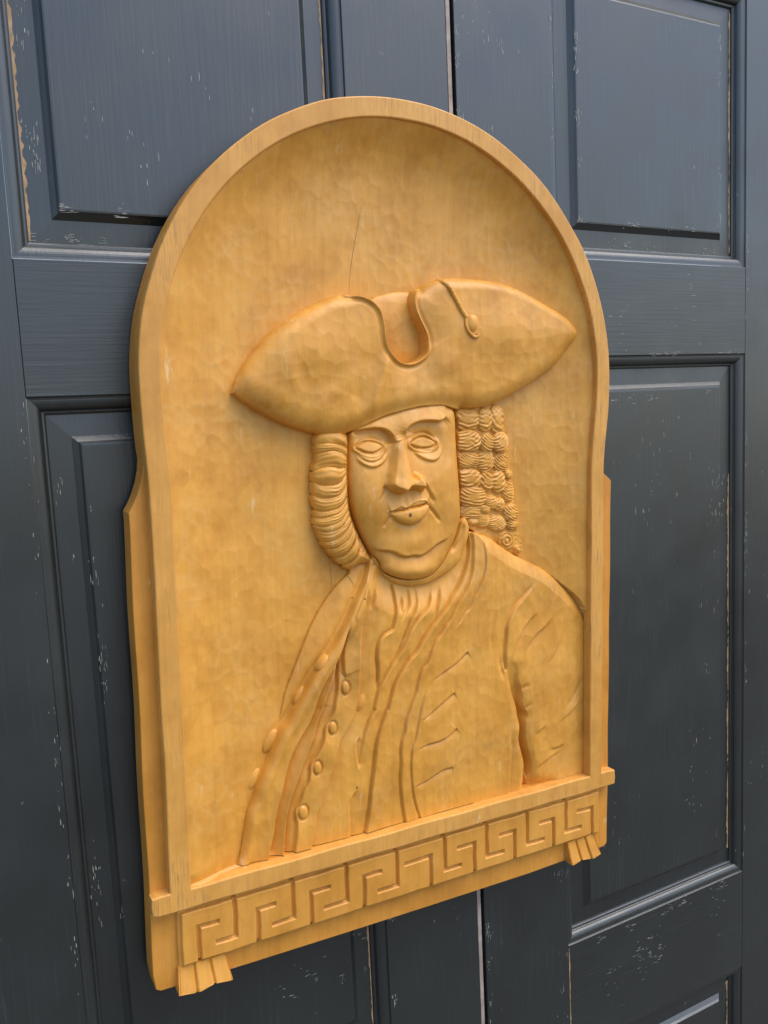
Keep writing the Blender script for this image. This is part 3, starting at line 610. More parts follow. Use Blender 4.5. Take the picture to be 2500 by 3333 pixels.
# backing board: arch, scooped shoulders, wings down to the foot
bo = [tuple(p) for p in out_arch if p[1] > -250 and p[0] > 0][::1]
half_r = sorted([p for p in out_arch if p[0] > 0 and p[1] > -300], key=lambda p: p[1])
half_l = sorted([p for p in out_arch if p[0] <= 0 and p[1] > -260], key=lambda p: -p[1])
lw = [(-990, -270), (-994, -310), (-1003, -350), (-1017, -390), (-1034, -425), (-1047, -446)]
rw = [(968, -345), (974, -370), (988, -392), (1008, -412), (1028, -428), (1044, -440), (1054, -452)]
lside = [(-1048 + 2 * math.sin(y * .01), y) for y in np.arange(-480, -2125, -55)]
rside = [(1053 - 9 * (-y - 450) / 1700 + 1.5 * math.sin(y * .013), y) for y in np.arange(-2130, -470, 55)]
board_out = np.array([tuple(p) for p in half_r] + [tuple(p) for p in half_l] + lw + lside + [(-1042, -2128), (-1026, -2138), (-700, -2146), (-300, -2153), (100, -2158), (600, -2162), (1022, -2152), (1040, -2143)] + rside + rw[::-1])
slab('backing_board', board_out, [inn_arch * np.array([1.012, 1.0]) + np.array([0, 0])], -140, -46, 3.0, M['board'], carv)
# raised frame round the niche
frame_out = out_arch.copy(); frame_out[:, 1] = np.maximum(frame_out[:, 1], -1770)
ring_out = np.array([p for p in frame_out]); ring_in = inn_arch.copy(); ring_in[:, 1] = np.maximum(ring_in[:, 1], -1768)
i_l = ring_in
def horseshoe(o, i):
    # open ring: outer arch from right foot to left foot, back along the inner arch
    oo = [p for p in o if p[1] > -1765]; k = int(np.argmin([abs(p[0] - o[:, 0].max()) + abs(p[1] + 1760) for p in oo]))
    def ordered(Q):
        r = sorted([tuple(p) for p in Q if p[0] > 0 and p[1] <= 0], key=lambda p: p[1])
        a = sorted([tuple(p) for p in Q if p[1] > 0], key=lambda p: math.atan2(p[1], p[0]))
        l = sorted([tuple(p) for p in Q if p[0] <= 0 and p[1] <= 0], key=lambda p: -p[1])
        return r, a, l
    r, a, l = ordered([p for p in o if p[1] > -1760]); ri, ai, li = ordered([p for p in i if p[1] > -1760])
    return np.array([(r[0][0], -1767.5)] + r + a + l + [(l[-1][0], -1767.5)] + [(li[-1][0], -1767.5)] + li[::-1] + ai[::-1] + ri[::-1] + [(ri[0][0], -1767.5)])
hs = horseshoe(out_arch, inn_arch); nh = len(hs) // 2
fo_ = [tuple(p) for p in hs if True]
o_half = hs[1:[i for i in range(1, len(hs)) if abs(hs[i][1] + 1767.5) < 0.01][0]]
lxs = np.arange(-1030, 1040, 40.0)
frame_poly = np.array([tuple(p) for p in o_half if p[1] > -1755] + [(-986, -1766), (-1030, -1767), (-1049, -1770), (-1052, -1800), (-1049, -1832)] +
                      [(x, -1838 + 1.4 * math.sin(x * .021)) for x in lxs] + [(1046, -1836), (1050, -1805), (1046, -1771), (1015, -1767), (968, -1766)])
hole = wobble(np.array([tuple(p) for p in inn_arch]), 0.0, 50, 1)
hole = np.array([(x, y) if y > -1767 else (x, -1768) for x, y in hole])
seg = [(x, -1768 + 1.6 * math.sin(x * .017 + 1)) for x in np.arange(-880, 890, 40.0)]
k_ = [i for i in range(len(hole)) if hole[i][1] <= -1767.5]
hole = np.array([tuple(p) for p in hole[:k_[0]]] + [tuple(hole[k_[0]])] + seg + [tuple(hole[k_[-1]])] + [tuple(p) for p in hole[k_[-1] + 1:]])
slab('frame', frame_poly, [hole], -46, 0, 5.0, M['frame'], carv)

# ---- niche
NX = (-945, 935, -1775, 945)
nf = Field(*NX)
Q = smooth_line(inn_arch, 40, True)
din, _, _ = dist_line(np.array([p for p in horseshoe(out_arch, inn_arch)[len(horseshoe(out_arch, inn_arch)) // 2 + 1:]])[::1], nf.X, nf.Y)
ins = inside(inn_arch, nf.X, nf.Y)
din = np.where(ins, din, 0)
lip_ = -9 - 18 * sstep(-300, 900, nf.X)
nf.Z = lip_ - (114 + lip_) * (1 - np.exp(-(din / (185.0 - 85 * sstep(200, 900, nf.Y))) ** 1.25))
wv = worley(nf.X + 9 * vnoise(nf.X, nf.Y, 60, 2), nf.Y + 9 * vnoise(nf.X, nf.Y, 60, 5), 42, 3, 0.85, 1.2)
nf.Z += (3.0 * wv - 0.9) * sstep(8, 60, din) * (0.6 + 0.5 * vnoise(nf.X, nf.Y, 220, 8)) + 2.2 * vnoise(nf.X, nf.Y, 130, 6)
NZ = nf.Z.copy()

def sample_niche(F):
    i = np.clip(((F.X - nf.xs[0]) / nf.cell).astype(int), 0, len(nf.xs) - 1); j = np.clip(((F.Y - nf.ys[0]) / nf.cell).astype(int), 0, len(nf.ys) - 1)
    return NZ[j, i]
FLOOR = -142.0
def edge_drop(Z, sd, lo=-5.0, hi=3.0): return FLOOR + (Z - FLOOR) * sstep(lo, hi, sd)
def rise(d, wdt): u = np.clip(d / wdt, 0, 1); return np.sqrt(np.maximum(0, 1 - (1 - u) ** 2))

# ---- torso
TR['tor_r'] = [(x + (908 - x) * float(sstep(-980, -1150, y)), y) for x, y in TR['tor_r']]
tor = cat('tor_l', 'tor_r')
TO = np.array(tor)
tf = Field(-830, 935, -1772, TO[:, 1].max() + 30, 2.3)
tpoly = [(TO[0][0] - 10, -1900)] + [tuple(p) for p in tor] + [(tor[-1][0], -1900)]
sd_t = tf.sdf(tpoly)
dl, sl, tl = tf.ldist(TR['tor_l']); dr, sr, tr_ = tf.ldist(TR['tor_r'])
dd = np.where(sd_t > 0, sd_t, 0)
low = sstep(-950, -1160, tf.Y)                        # below the shoulder the sleeve runs into the frame
tf.Z = -96 + 48 * rise(dl, 150)
tf.Z = np.minimum(tf.Z, (-88 + 52 * low) + (50 - 46 * low) * rise(dr, 150))
tf.Z += 22 * np.exp(-(((tf.X - 150) / 360) ** 2 + ((tf.Y + 1150) / 420) ** 2))
dnk, snk, _ = tf.ldist(TR['neck_out']); npol = [tuple(p) for p in TR['neck_out']]
innk = inside(np.array(npol + [(npol[-1][0], 0), (npol[0][0], 0)]), tf.X, tf.Y)
tf.Z = np.minimum(tf.Z, -76 + 36 * sstep(0, 120, dnk) * ~innk)
d1, s1_, _ = tf.ldist(TR['L1'])
q1 = d1 * s1_
k1 = 0.5 + 0.5 * np.tanh(q1 / 3.0)
backz = -100 + 34 * np.clip(dl / 95, 0, 1) ** 0.8 - 12 * np.exp(-(q1 / 20) ** 2)
tf.Z = k1 * (tf.Z + (5 + 15 * sstep(-760, -980, tf.Y)) * np.exp(-((q1 - 20) / 24) ** 2)) + (1 - k1) * np.minimum(backz, -62)
F_ = tf
F_.fold(TR['L2'], -38, 46, 10, 26, (0.12, 0), eps=2.6); F_.fold(TR['L3'], -32, 26, 22, 13, (0.15, 0), eps=2.4); F_.fold(TR['L4'], 14, 46, -9, 8, (0.12, 0)); F_.groove(TR['L4'], 4, 3.2, (0.1, 0))
F_.fold(TR['L5'], 8, 34, -14, 16, (0.25, 0.1)); F_.fold(TR['L6'], -15, 40, 9, 34, (0.1, 0), eps=3); F_.fold(TR['L7'], 3, 18, -6, 10, (0.05, 0.1))
F_.fold(TR['s1'], 7, 30, -10, 11, (0.05, 0.1)); F_.groove(TR['s1'], 9, 4.4, (0.03, 0.1))
for n in ('s2', 's3', 's4', 's7'): F_.groove(TR[n], 13, 6, (0.45, 0.45)); F_.fold(TR[n], 4, 22, -3, 10, (0.3, 0.3))
for n in ('s5', 's6'): F_.groove(TR[n], 10, 4.2, (0.15, 0.2)); F_.fold(TR[n], 8, 30, -5, 9, (0.15, 0.2))
F_.groove(TR['s8'], 10, 4.2, (0, 0)); F_.fold(TR['s8'], 11, 56, -6, 10, (0, 0))
F_.groove(TR['s9'], 8, 3.6, (0, 0)); F_.fold(TR['s9'], 9, 70, -3, 8, (0, 0))
F_.fold(TR['s10'], 5, 36, -2, 10, (0.2, 0.2)); F_.groove(TR['s10'], 7, 3.4, (0.3, 0.25))
F_.fold(TR['s11'], 4.0, 50, -2, 8, (0.2, 0)); F_.groove(TR['s11'], 7.0, 3.6, (0.25, 0))
F_.fold(TR['s12'], -10, 30, 4, 14, (0.2, 0)); F_.fold(TR['s13'], -10, 22, 4, 12, (0.2, 0.2))
for n in ('bh0', 'bh1', 'bh2', 'bh3'): F_.groove(TR[n], 8, 3.4, (0.35, 0.03)); F_.fold(TR[n], 2, 30, -9, 14, (0.35, 0.03))
# arm and chest: the deep cut between them and the sleeve folds
F_.fold(TR['arm_seam'], 6, 70, -8, 34, (0.18, 0.1), eps=4); F_.groove(TR['arm_seam'], 9, 5.0, (0.2, 0.0))
for n, a in (('fa', 13), ('fb', 13), ('fc', 9), ('fe', 9), ('fh', 13), ('fg', 8), ('ff', 8)): F_.fold(TR[n], -a * 0.8, 44, a * 0.6, 34, (0.45, 0.45), eps=4)
for n, a in (('fe2', 4), ('fi', 5), ('fj', 5), ('fd', 5), ('fl', 8)): F_.groove(TR[n], a, 10, (0.5, 0.4))
F_.fold(TR['fk'], -12, 30, 3, 16, (0.3, 0), eps=5)
ga = F_.sdf(TR['arm_gap'])
agt = max(p[1] for p in TR['arm_gap'])
F_.Z -= (12 * sstep(-34, 8, ga) + 56 * sstep(-9, 16, ga)) * sstep(agt + 20, agt - 420, F_.Y) * (ga > -48)
F_.Z = np.maximum(F_.Z, -112)
da, sa_, _ = F_.ldist(TR['sl_bot']); F_.Z -= 24 * np.exp(-(da / 34) ** 2) * (F_.X > 600)
F_.bump((TR['bump'][0]), 16, 36, 6, 1.0, -0.35)
for i in range(4):
    c, ex, ey = TR['bt%d' % i]; F_.bump(c, 46, 66, -9, gauss=True); cc = np.array(c); ea = abs(np.array(ex) - cc)[0]; eb = abs(np.array(ey) - cc)[1]; qq = np.sqrt(((F_.X - c[0]) / ea) ** 2 + ((F_.Y - c[1]) / eb) ** 2); F_.Z -= 6 * np.exp(-((qq - 1.12) / 0.16) ** 2)
wt = worley(F_.X + 10 * vnoise(F_.X, F_.Y, 70, 12), F_.Y + 10 * vnoise(F_.X, F_.Y, 70, 15), 40, 13, 0.9, 1.3)
F_.Z += (2.0 * wt - 0.6) * sstep(5, 30, dd) + 0.7 * vnoise(F_.X, F_.Y, 70, 21)
TZ = F_.Z.copy()
_i = np.clip(((nf.X - tf.xs[0]) / tf.cell).astype(int), 0, len(tf.xs) - 1); _j = np.clip(((nf.Y - tf.ys[0]) / tf.cell).astype(int), 0, len(tf.ys) - 1)
under = (sd_t[_j, _i] > 6) & (nf.X > 300) & (nf.Y < tf.ys[-1])
NZ = np.where(under, np.minimum(NZ, TZ[_j, _i] - 14), NZ); nf.Z = NZ.copy()
F_.Z = edge_drop(F_.Z, sd_t)
keep_t = (sd_t > -9)
hid = F_.Z > sample_niche(F_) - 12
keep_t &= hid
def line_x(name, Y):
    Q = smooth_line(TR[name]); o = np.argsort(Q[:, 1]); return np.interp(Y, Q[o, 1], Q[o, 0])
def side(name): return F_.X > line_x(name, F_.Y)
R1, R4, R6, R9 = side('L1'), side('L4'), side('L6'), side('s9')
top = F_.Y > TR['L4'][0][1]
gapx = line_x('arm_seam', np.maximum(F_.Y, TR['arm_seam'][-1][1]))
ag = smooth_line(TR['arm_gap'], closed=True)
armx = np.where(F_.Y > TR['arm_seam'][-1][1], gapx, line_x('arm_seam', F_.Y) * 0 + np.interp(F_.Y, [-1772, -1500, -1200, -900, -700], [700, 680, 650, 610, 575]))
L7x = line_x('L7', F_.Y); s5x = line_x('s5', F_.Y); s8x = line_x('s8', F_.Y)
lapel_r = np.where(F_.Y > TR['L7'][-1][1], L7x, np.where(top, line_x('L5', F_.Y), line_x('L4', F_.Y)))
reg = np.zeros(F_.X.shape, int)                       # 0 coat back, 1 lapel, 2 waistcoat, 3 shirt, 4 coat front, 5 sleeve
reg[R1] = 1; reg[R1 & (F_.X > lapel_r)] = 2
reg[(reg == 2) & (F_.X > line_x('L6', F_.Y))] = 3
reg[(F_.X > s8x)] = 4; reg[(F_.X > armx) & (F_.Y < TR['arm_seam'][0][1])] = 5
reg[(reg == 5) & (F_.X < s8x)] = 4
parts = {}
for r, nm in enumerate(('coat_back', 'coat_lapel', 'waistcoat', 'shirt', 'coat_front', 'sleeve')):
    m_ = (reg == r)
    # own the shared border so that neighbouring pieces meet
    g_ = m_.copy(); g_[:, 1:] |= m_[:, :-1]; g_[1:, :] |= m_[:-1, :]; g_[1:, 1:] |= m_[:-1, :-1]
    parts[nm] = field_mesh(nm, F_, keep_t & g_, M['wood'], carv)
def surf(F, Z, x, y):
    i = int(round((x - F.xs[0]) / F.cell)); j = int(round((y - F.ys[0]) / F.cell)); return Z[j, i]
def cap(name, c, ax, ay, h, zb, mat, parent, nr=7, na=22, p=0.6, rim=0.0):
    c = np.array(c); ax = np.array(ax) - c; ay = np.array(ay) - c; V, F = [], []
    for k in range(nr + 1):
        r = k / nr; hh = h * (1 - r * r) ** p + rim * math.exp(-((r - .8) / .12) ** 2)
        if k == nr: hh = -h * 0.8
        for a in range(na):
            t = 2 * math.pi * a / na; q = c + (ax * math.cos(t) + ay * math.sin(t)) * (r if k else 0.02)
            V.append(P3(q[0], q[1], zb + hh))
    for k in range(nr):
        for a in range(na):
            b = (a + 1) % na; F.append((k * na + a, (k + 1) * na + a, (k + 1) * na + b, k * na + b))
    F.append(tuple(range(na)))
    s = np.cross(np.append(ax, 0), np.append(ay, 0))[2]
    if s < 0: F = [f[::-1] for f in F]
    return mesh_np(name, V, F, mat, parent)
for i in range(4):
    c, ex, ey = TR['bt%d' % i]; cap('button', c, ex, ey, 10, surf(tf, TZ, *c) - 1, M['wood'], parts['waistcoat'], p=0.3)
for i in range(5):
    c, ex, ey = (np.array(p) for p in TR['cb%d' % i]); cap('button', c, c + 1.15 * (ex - c), c + 1.4 * (ey - c), 20, surf(tf, TZ, c[0] - 6, c[1]) - 4, M['wood'], parts['coat_back'], p=0.5)

# ---- wig
def curl_strands(F, W, u, v, amp, freq, seed):
    return amp * np.sin(freq * (v + 0.35 * u * u) + 1.9 * vnoise(F.X[W], F.Y[W], 34, seed)) * (0.75 + 0.4 * vnoise(F.X[W], F.Y[W], 26, seed + 4))
wr = Field(float(np.min([p[0] for p in TR['wigR']])) - 10, float(np.max([p[0] for p in TR['wigR']])) + 14, float(np.min([p[1] for p in TR['wigR']])) - 10, float(np.max([p[1] for p in TR['wigR']])) + 10, 2.0)
sdw = wr.sdf(TR['wigR'])
wr.Z[:] = -88
def curl(F, c, ex, ey, amp, zb, seed, freq=15.0):
    c = np.array(c); ax = np.array(ex) - c; ay = np.array(ey) - c
    W = F.win(np.array([c - abs(ax) - abs(ay), c + abs(ax) + abs(ay)]), 6)
    if W is None: return
    dx, dy = F.X[W] - c[0], F.Y[W] - c[1]; det = ax[0] * ay[1] - ax[1] * ay[0]
    u = (dx * ay[1] - dy * ay[0]) / det; v = (ax[0] * dy - ax[1] * dx) / det
    q = np.abs(u) ** 2.6 + np.abs(v) ** 2.2
    dome = np.maximum(0, 1 - q) ** 0.55
    an_ = 0.5 * math.sin(seed * 3.7); u2, v2 = u * math.cos(an_) - v * math.sin(an_), u * math.sin(an_) + v * math.cos(an_)
    z = zb + amp * dome + np.where(q < 1, curl_strands(F, W, u2, v2, 2.6, freq, seed) * sstep(0.02, 0.25, q) , 0)
    F.Z[W] = np.where(q < 1, np.maximum(F.Z[W], z), F.Z[W])
k = 0
while 'cu%02d' % k in TR:
    c, ex, ey = TR['cu%02d' % k]; curl(wr, c, np.array(c) + 1.12 * (np.array(ex) - np.array(c)), np.array(c) + 1.08 * (np.array(ey) - np.array(c)), 14, -82 + 4 * math.sin(k * 2.1), 40 + k, 15 + 5 * (k % 3)); k += 1
for n, fr in (('swirl', 20), ('swirl2', 12)):
    c, ex, ey = (np.array(p) for p in TR[n]); rx = abs(ex - c)[0]; ry = abs(ey - c)[1]
    u, v = (wr.X - c[0]) / rx, (wr.Y - c[1]) / ry; q = np.sqrt(u * u + v * v)
    z = -100 + 26 * np.maximum(0, 1 - q ** 2.5) ** 0.5 + 3.0 * np.sin(fr * q + 1.5 * vnoise(wr.X, wr.Y, 25, 77))
    wr.Z = np.where(q < 1.15, np.maximum(wr.Z, z), wr.Z)
wr.Z += 1.0 * np.sin(wr.Y / 3.4 + 5 * vnoise(wr.X, wr.Y, 40, 31)) * np.clip(vnoise(wr.X, wr.Y, 24, 37) + 0.5, 0, 1)
wr.Z += 1.0 * vnoise(wr.X, wr.Y, 30, 33)
wr.Z -= 12 * sstep(60, 0, wr.sdf(TR['wigR'])) * (wr.X > wr.X.mean())
wr.Z = edge_drop(wr.Z, sdw + 5 * vnoise(wr.X, wr.Y, 22, 35))
field_mesh('wig_curls', wr, (sdw > -9) & (wr.Z > sample_niche(wr) - 12), M['wood'], carv)

wl = Field(*(lambda a: (a[:, 0].min() - 12, a[:, 0].max() + 12, a[:, 1].min() - 12, a[:, 1].max() + 12))(np.array(TR['wigL'])), 2.0)
sdl = wl.sdf(TR['wigL'])
bnds = []
k = 0
while 'wl%02d' % k in TR:
    q = np.array(TR['wl%02d' % k]); o = np.argsort(q[:, 0]); Q = smooth_line(q[o]); 
    x, y = Q[:, 0], Q[:, 1]; sL = (y[3] - y[0]) / (x[3] - x[0] + 1e-6); sR = (y[-1] - y[-4]) / (x[-1] - x[-4] + 1e-6)
    yy = np.interp(wl.X, x, y); yy = np.where(wl.X < x[0], y[0] + sL * 0.5 * (wl.X - x[0]), yy); yy = np.where(wl.X > x[-1], y[-1] + sR * 0.8 * (wl.X - x[-1]), yy)
    bnds.append(yy); k += 1
wl.Z = -92 + 46 * rise(np.maximum(sdl, 0), 80)
roll = np.zeros(wl.X.shape); st = np.zeros(wl.X.shape)
for k in range(len(bnds) - 1):
    a, b = bnds[k], np.minimum(bnds[k + 1], bnds[k] - 4); m_ = (wl.Y <= a) & (wl.Y > b); t = np.clip((a - wl.Y) / (a - b), 0, 1)
    hgt = np.clip((a - b) / 55, 0.45, 1.25) * (0.8 + 0.35 * vnoise(wl.X, wl.Y, 45, 200 + k))
    roll = np.where(m_, hgt * (19 * np.maximum(0, 1 - (2 * (t - 0.42) / 1.16) ** 2) ** 0.7 - 12), roll)
    st = np.where(m_, np.sin(t * (14 + 5 * (k % 3)) + 2.5 * vnoise(wl.X, wl.Y, 40, 50 + k)), st)
dsm, ssm, _ = wl.ldist(TR['wigLseam'])
on = sstep(-6, 10, -dsm * ssm) if True else 1
wl.Z += roll * (0.25 + 0.75 * on) + 1.7 * st * (0.3 + 0.6 * np.clip(vnoise(wl.X, wl.Y, 30, 61) + 0.4, 0, 1))
wl.Z -= 10 * (1 - on)
wl.groove(TR['wigLseam'], 6, 6, (0.1, 0.05))
wl.Z = edge_drop(wl.Z, sdl + 3.0 * st * 0 + 7 * np.clip(roll / 14, -1, 1))
field_mesh('wig_rolls', wl, (sdl > -10) & (wl.Z > sample_niche(wl) - 12), M['wood'], carv)

# ---- neck
nkq = np.array(TR['neck_out'])
nk = Field(nkq[:, 0].min() - 12, nkq[:, 0].max() + 12, nkq[:, 1].min() - 12, nkq[:, 1].max() + 150)
npoly = [tuple(p) for p in TR['neck_out']] + [(nkq[-1][0] - 120, nkq[-1][1] - 60), (nkq[0][0] + 60, nkq[0][1] + 90)]
sdn = nk.sdf(npoly)
dn, _, _ = nk.ldist(TR['neck_out'])
nk.Z = -74 + 22 * rise(dn, 40) + 1.5 * vnoise(nk.X, nk.Y, 40, 71)
nk.groove(TR['neckR1'], 9, 9, (0.2, 0.2))
nk.Z -= 46 * sstep(-6, 10, nk.sdf(cat('face_r', 'face_bot', 'face_l')))
nk.Z = edge_drop(nk.Z, sdn)
field_mesh('neck', nk, (sdn > -8), M['wood'], carv)

# ---- face
fo = cat('face_r', 'face_bot', 'face_l'); fq = np.array(fo)
ff = Field(fq[:, 0].min() - 12, fq[:, 0].max() + 12, fq[:, 1].min() - 12, fq[:, 1].max() + 12, 2.0)
sdf_f = ff.sdf(fo)
fcx, fcy = fq[:, 0].mean(), fq[:, 1].mean()
db_, _, _ = ff.ldist(TR['face_bot'])
ff.Z = -80 + 46 * rise(np.maximum(sdf_f, 0), 105) + 14 * np.exp(-(db_ / 70) ** 2)
def C(*n): return np.mean(np.array(TR[n[0]]), 0)
eL, eR = C('eyeL'), C('eyeR')
mo = C('mouth'); ns = np.array(TR['noseRidge'])
# broad planes
ff.bump((fcx + 10, fcy - 20), 190, 330, 9, gauss=True)
ff.bump((eL[0] - 20, eL[1] - 190), 90, 110, 13, gauss=True); ff.bump((eR[0] + 45, eR[1] - 150), 85, 110, 14, gauss=True)      # cheeks
ff.bump((mo[0] - 5, mo[1] - 5), 105, 62, 13, gauss=True)                                                              # muzzle
chin_c = np.mean(np.array(TR['chin'])[3:7], 0)
ff.bump((chin_c[0], chin_c[1] + 60), 80, 50, 9, gauss=True)
ff.bump((chin_c[0] + 8, chin_c[1] - 62), 120, 34, 13, gauss=True)
ff.fold(TR['chin'], 8, 46, -10, 26, (0.15, 0.15), eps=4); ff.groove(TR['chin'], 4, 6, (0.25, 0.25))
# brows: crest above, socket below
ff.bump((eL[0] + 6, eL[1] + 14), 84, 52, -27, gauss=True); ff.bump((eR[0], eR[1] + 12), 90, 58, -27, gauss=True)
ff.fold(TR['browL'], 14, 30, -20, 30, (0.15, 0.05), eps=4)
ff.fold(TR['browR'], 14, 28, -19, 30, (0.12, 0.1), eps=4)
for nm, c in (('eyeL', eL), ('eyeR', eR)):
    sde = ff.sdf(TR[nm], 3.0)
    ax_ = 0.06; u_ = ((ff.X - c[0]) * math.cos(ax_) + (ff.Y - c[1]) * math.sin(ax_)) / 70; v_ = (-(ff.X - c[0]) * math.sin(ax_) + (ff.Y - c[1]) * math.cos(ax_)) / 35
    ff.Z += 15 * np.sqrt(np.maximum(0, 1 - u_ * u_ - v_ * v_)) * sstep(-1, 3, sde)                                   # eyeball
    ff.Z += 11 * np.exp(-((sde + 9) / 7.0) ** 2) - 5 * np.exp(-((sde - 2) / 3.0) ** 2)             # lids and the cut round the ball
for n in ('lidL', 'lidR'): ff.groove(TR[n], 9.0, 5.0, (0.2, 0.2))
for n in ('lidL2', 'lidR2'): ff.groove(TR[n], 8.0, 4.6, (0.25, 0.25))
ff.fold(TR['bagL'], 7, 26, -7, 30, (0.25, 0.2), eps=4); ff.fold(TR['bagL2'], 6, 16, -6, 9, (0.25, 0.25), eps=3)
ff.fold(TR['bagR'], 7, 26, -7, 30, (0.2, 0.25), eps=4)
# nose
sn = ff.sdf(TR['noseOut'], 4.0)
tn = np.clip((ns[0][1] - ff.Y) / (ns[0][1] - ns[-1][1]), 0, 1.15)
ff.Z += (13 + 32 * tn ** 1.1) * sstep(-7, 20, sn) * (sn > -8)
dnr, snr, _ = ff.ldist(TR['noseRidge'])
ff.Z += (3 + 9 * tn) * np.exp(-(dnr / 24) ** 2) * (sn > -10)
al = np.array(TR['noseOut'])
ff.bump((al[12] + np.array([-14, 10])), 26, 30, 8, gauss=True); ff.bump((al[4] + np.array([22, 2])), 22, 26, 4, gauss=True)
ff.bump(tuple(al[7] + np.array([4, 24])), 30, 26, 5, gauss=True)
ff.fold([tuple(p) for p in TR['noseLow']], 5, 14, -6, 18, (0.05, 0.05), eps=3)
for n, a in (('nasoR', 8.5), ('cornR', 8.5), ('nasoL', 7), ('cornL', 7)): ff.groove(TR[n], a, 6.5, (0.2, 0.3))
ff.fold(TR['nasoR'], 5, 34, -2, 20, (0.2, 0.3), eps=4)
ff.bump(tuple(C('phil1') + 0), 7, 34, 3, gauss=True); ff.bump(tuple(C('phil2') + 0), 7, 34, 3, gauss=True)
# lips
lipU = [tuple(p) for p in TR['upLip']] + [tuple(p) for p in TR['mouth']][::-1]
lipL = [tuple(p) for p in TR['mouth']] + [tuple(p) for p in TR['lowLip']][::-1]
su = ff.sdf(lipU, 3.0); sl_ = ff.sdf(lipL, 3.0)
ff.Z += 12 * sstep(-7, 10, su) * (su > -8)
ff.fold(TR['upLip'], 10, 24, 4, 8, (0.05, 0.05), eps=3)
dm, sm_, _ = ff.ldist(TR['mouth'])
ff.Z -= np.where(su > 0, 13 * np.exp(-dm / 12.0), 0)
lc = np.mean(np.array(TR['lowLip'])[1:6], 0)
al_ = math.atan2(TR['mouth'][-1][1] - TR['mouth'][0][1], TR['mouth'][-1][0] - TR['mouth'][0][0])
u_ = ((ff.X - lc[0]) * math.cos(al_) + (ff.Y - lc[1] - 14) * math.sin(al_)) / 112; v_ = (-(ff.X - lc[0]) * math.sin(al_) + (ff.Y - lc[1] - 14) * math.cos(al_)) / 46
ff.Z += 22 * np.sqrt(np.maximum(0, 1 - u_ * u_ - v_ * v_)) * sstep(-4, 5, sl_)
ff.groove(TR['mouth'], 5, 4.5, (0.08, 0.12)); ff.groove(TR['lowLip'], 5.5, 11, (0.1, 0.1))
dbl = worley(ff.X + 8 * vnoise(ff.X, ff.Y, 50, 81), ff.Y, 34, 83, 0.9, 1.3)
ff.Z += 1.2 * dbl * sstep(10, 30, sdf_f) + 1.2 * vnoise(ff.X, ff.Y, 45, 85)
FZ = ff.Z.copy()
ff.Z = edge_drop(ff.Z, sdf_f, -5, 3)
face = field_mesh('face', ff, sdf_f > -8, M['wood'], carv)

# ---- hat
crq = np.array(TR['crown'])
cf = Field(crq[:, 0].min() - 10, crq[:, 0].max() + 10, crq[:, 1].min() - 10, crq[:, 1].max() + 12)
sdc = cf.sdf(TR['crown'])
cf.Z = -112 + 32 * rise(np.maximum(sdc, 0), 120) + 1.8 * worley(cf.X, cf.Y, 30, 91, 1, 1.2)
cf.Z = edge_drop(cf.Z, sdc, -4, 4)
hatc = field_mesh('hat_crown', cf, (sdc > -8) & (cf.Z > sample_niche(cf) - 12), M['wood'], carv)
ho = cat('hat_top_l', 'hat_notch', 'hat_top_r', 'hat_bot', 'hat_brow', 'hat_bot_l'); hq = np.array(ho)
hf = Field(hq[:, 0].min() - 14, hq[:, 0].max() + 14, hq[:, 1].min() - 14, hq[:, 1].max() + 14)
sdh = hf.sdf(ho)
dtl, _, _ = hf.ldist(TR['hat_top_l']); dtr, _, _ = hf.ldist(TR['hat_top_r']); dno, _, _ = hf.ldist(TR['hat_notch'])
dbo, _, _ = hf.ldist(TR['hat_bot']); dbl_, _, _ = hf.ldist(TR['hat_bot_l']); dbw, _, _ = hf.ldist(TR['hat_brow'])
hz = -84 + 54 * rise(dtl, 52) * rise(dtr, 50) * rise(dbo, 74) * rise(dbl_, 88)
hz += 10 * sstep(0, 240, np.minimum(np.minimum(dtl, dtr), np.minimum(dbo, dbl_)))
hz = hz - 18 * np.exp(-(dbw / 34.0) ** 2)
hf.Z = hz
nx = np.mean(np.array(TR['hat_notch'])[:, 0]); hf.Z -= (3 + 11 * sstep(nx - 60, nx + 40, hf.X)) * np.exp(-(dno / 70.0) ** 2)                               # the brim dips towards the notch
hf.Z += 8 * np.exp(-((dno - 4) / 4.5) ** 2) - 5 * np.exp(-((dno - 17) / 8.0) ** 2)                          # rolled lip
hf.fold(TR['hat_ridge'], 3, 60, -15, 75, (0.3, 0.25), eps=14)
hf.groove(TR['hat_ridge'], -14, 30, (0.25, 0.25))
hf.groove(TR['hat_ridge2'], -7, 60, (0.2, 0.35))
hf.groove(TR['hat_dent'], 12, 80, (0.3, 0.3))
hl = np.mean(np.array(TR['hat_top_l']), 0); hf.bump((hl[0] + 60, hl[1] - 70), 130, 110, 20, gauss=True); hf.bump((hl[0] - 120, hl[1] - 210), 110, 60, 8, gauss=True)
hr_ = np.mean(np.array(TR['hat_top_r']), 0); hf.bump((hr_[0] - 40, hr_[1] - 130), 160, 90, 12, gauss=True)
tip = np.array(TR['hat_top_r'][-1]); hf.bump((tip[0] - 190, tip[1] + 5), 170, 70, 5, gauss=True)
wh = worley(hf.X + 10 * vnoise(hf.X, hf.Y, 60, 92), hf.Y + 10 * vnoise(hf.X, hf.Y, 60, 93), 50, 95, 1.0, 1.0)
hf.Z += (3.2 * wh - 0.9) * sstep(8, 40, sdh) * (0.7 + 0.4 * vnoise(hf.X, hf.Y, 200, 96)) + 2.0 * vnoise(hf.X, hf.Y, 90, 97)
HZ = hf.Z.copy()
hf.Z = edge_drop(hf.Z, sdh, -5, 2)
hat = field_mesh('hat_brim', hf, (sdh > -8), M['wood'], carv)
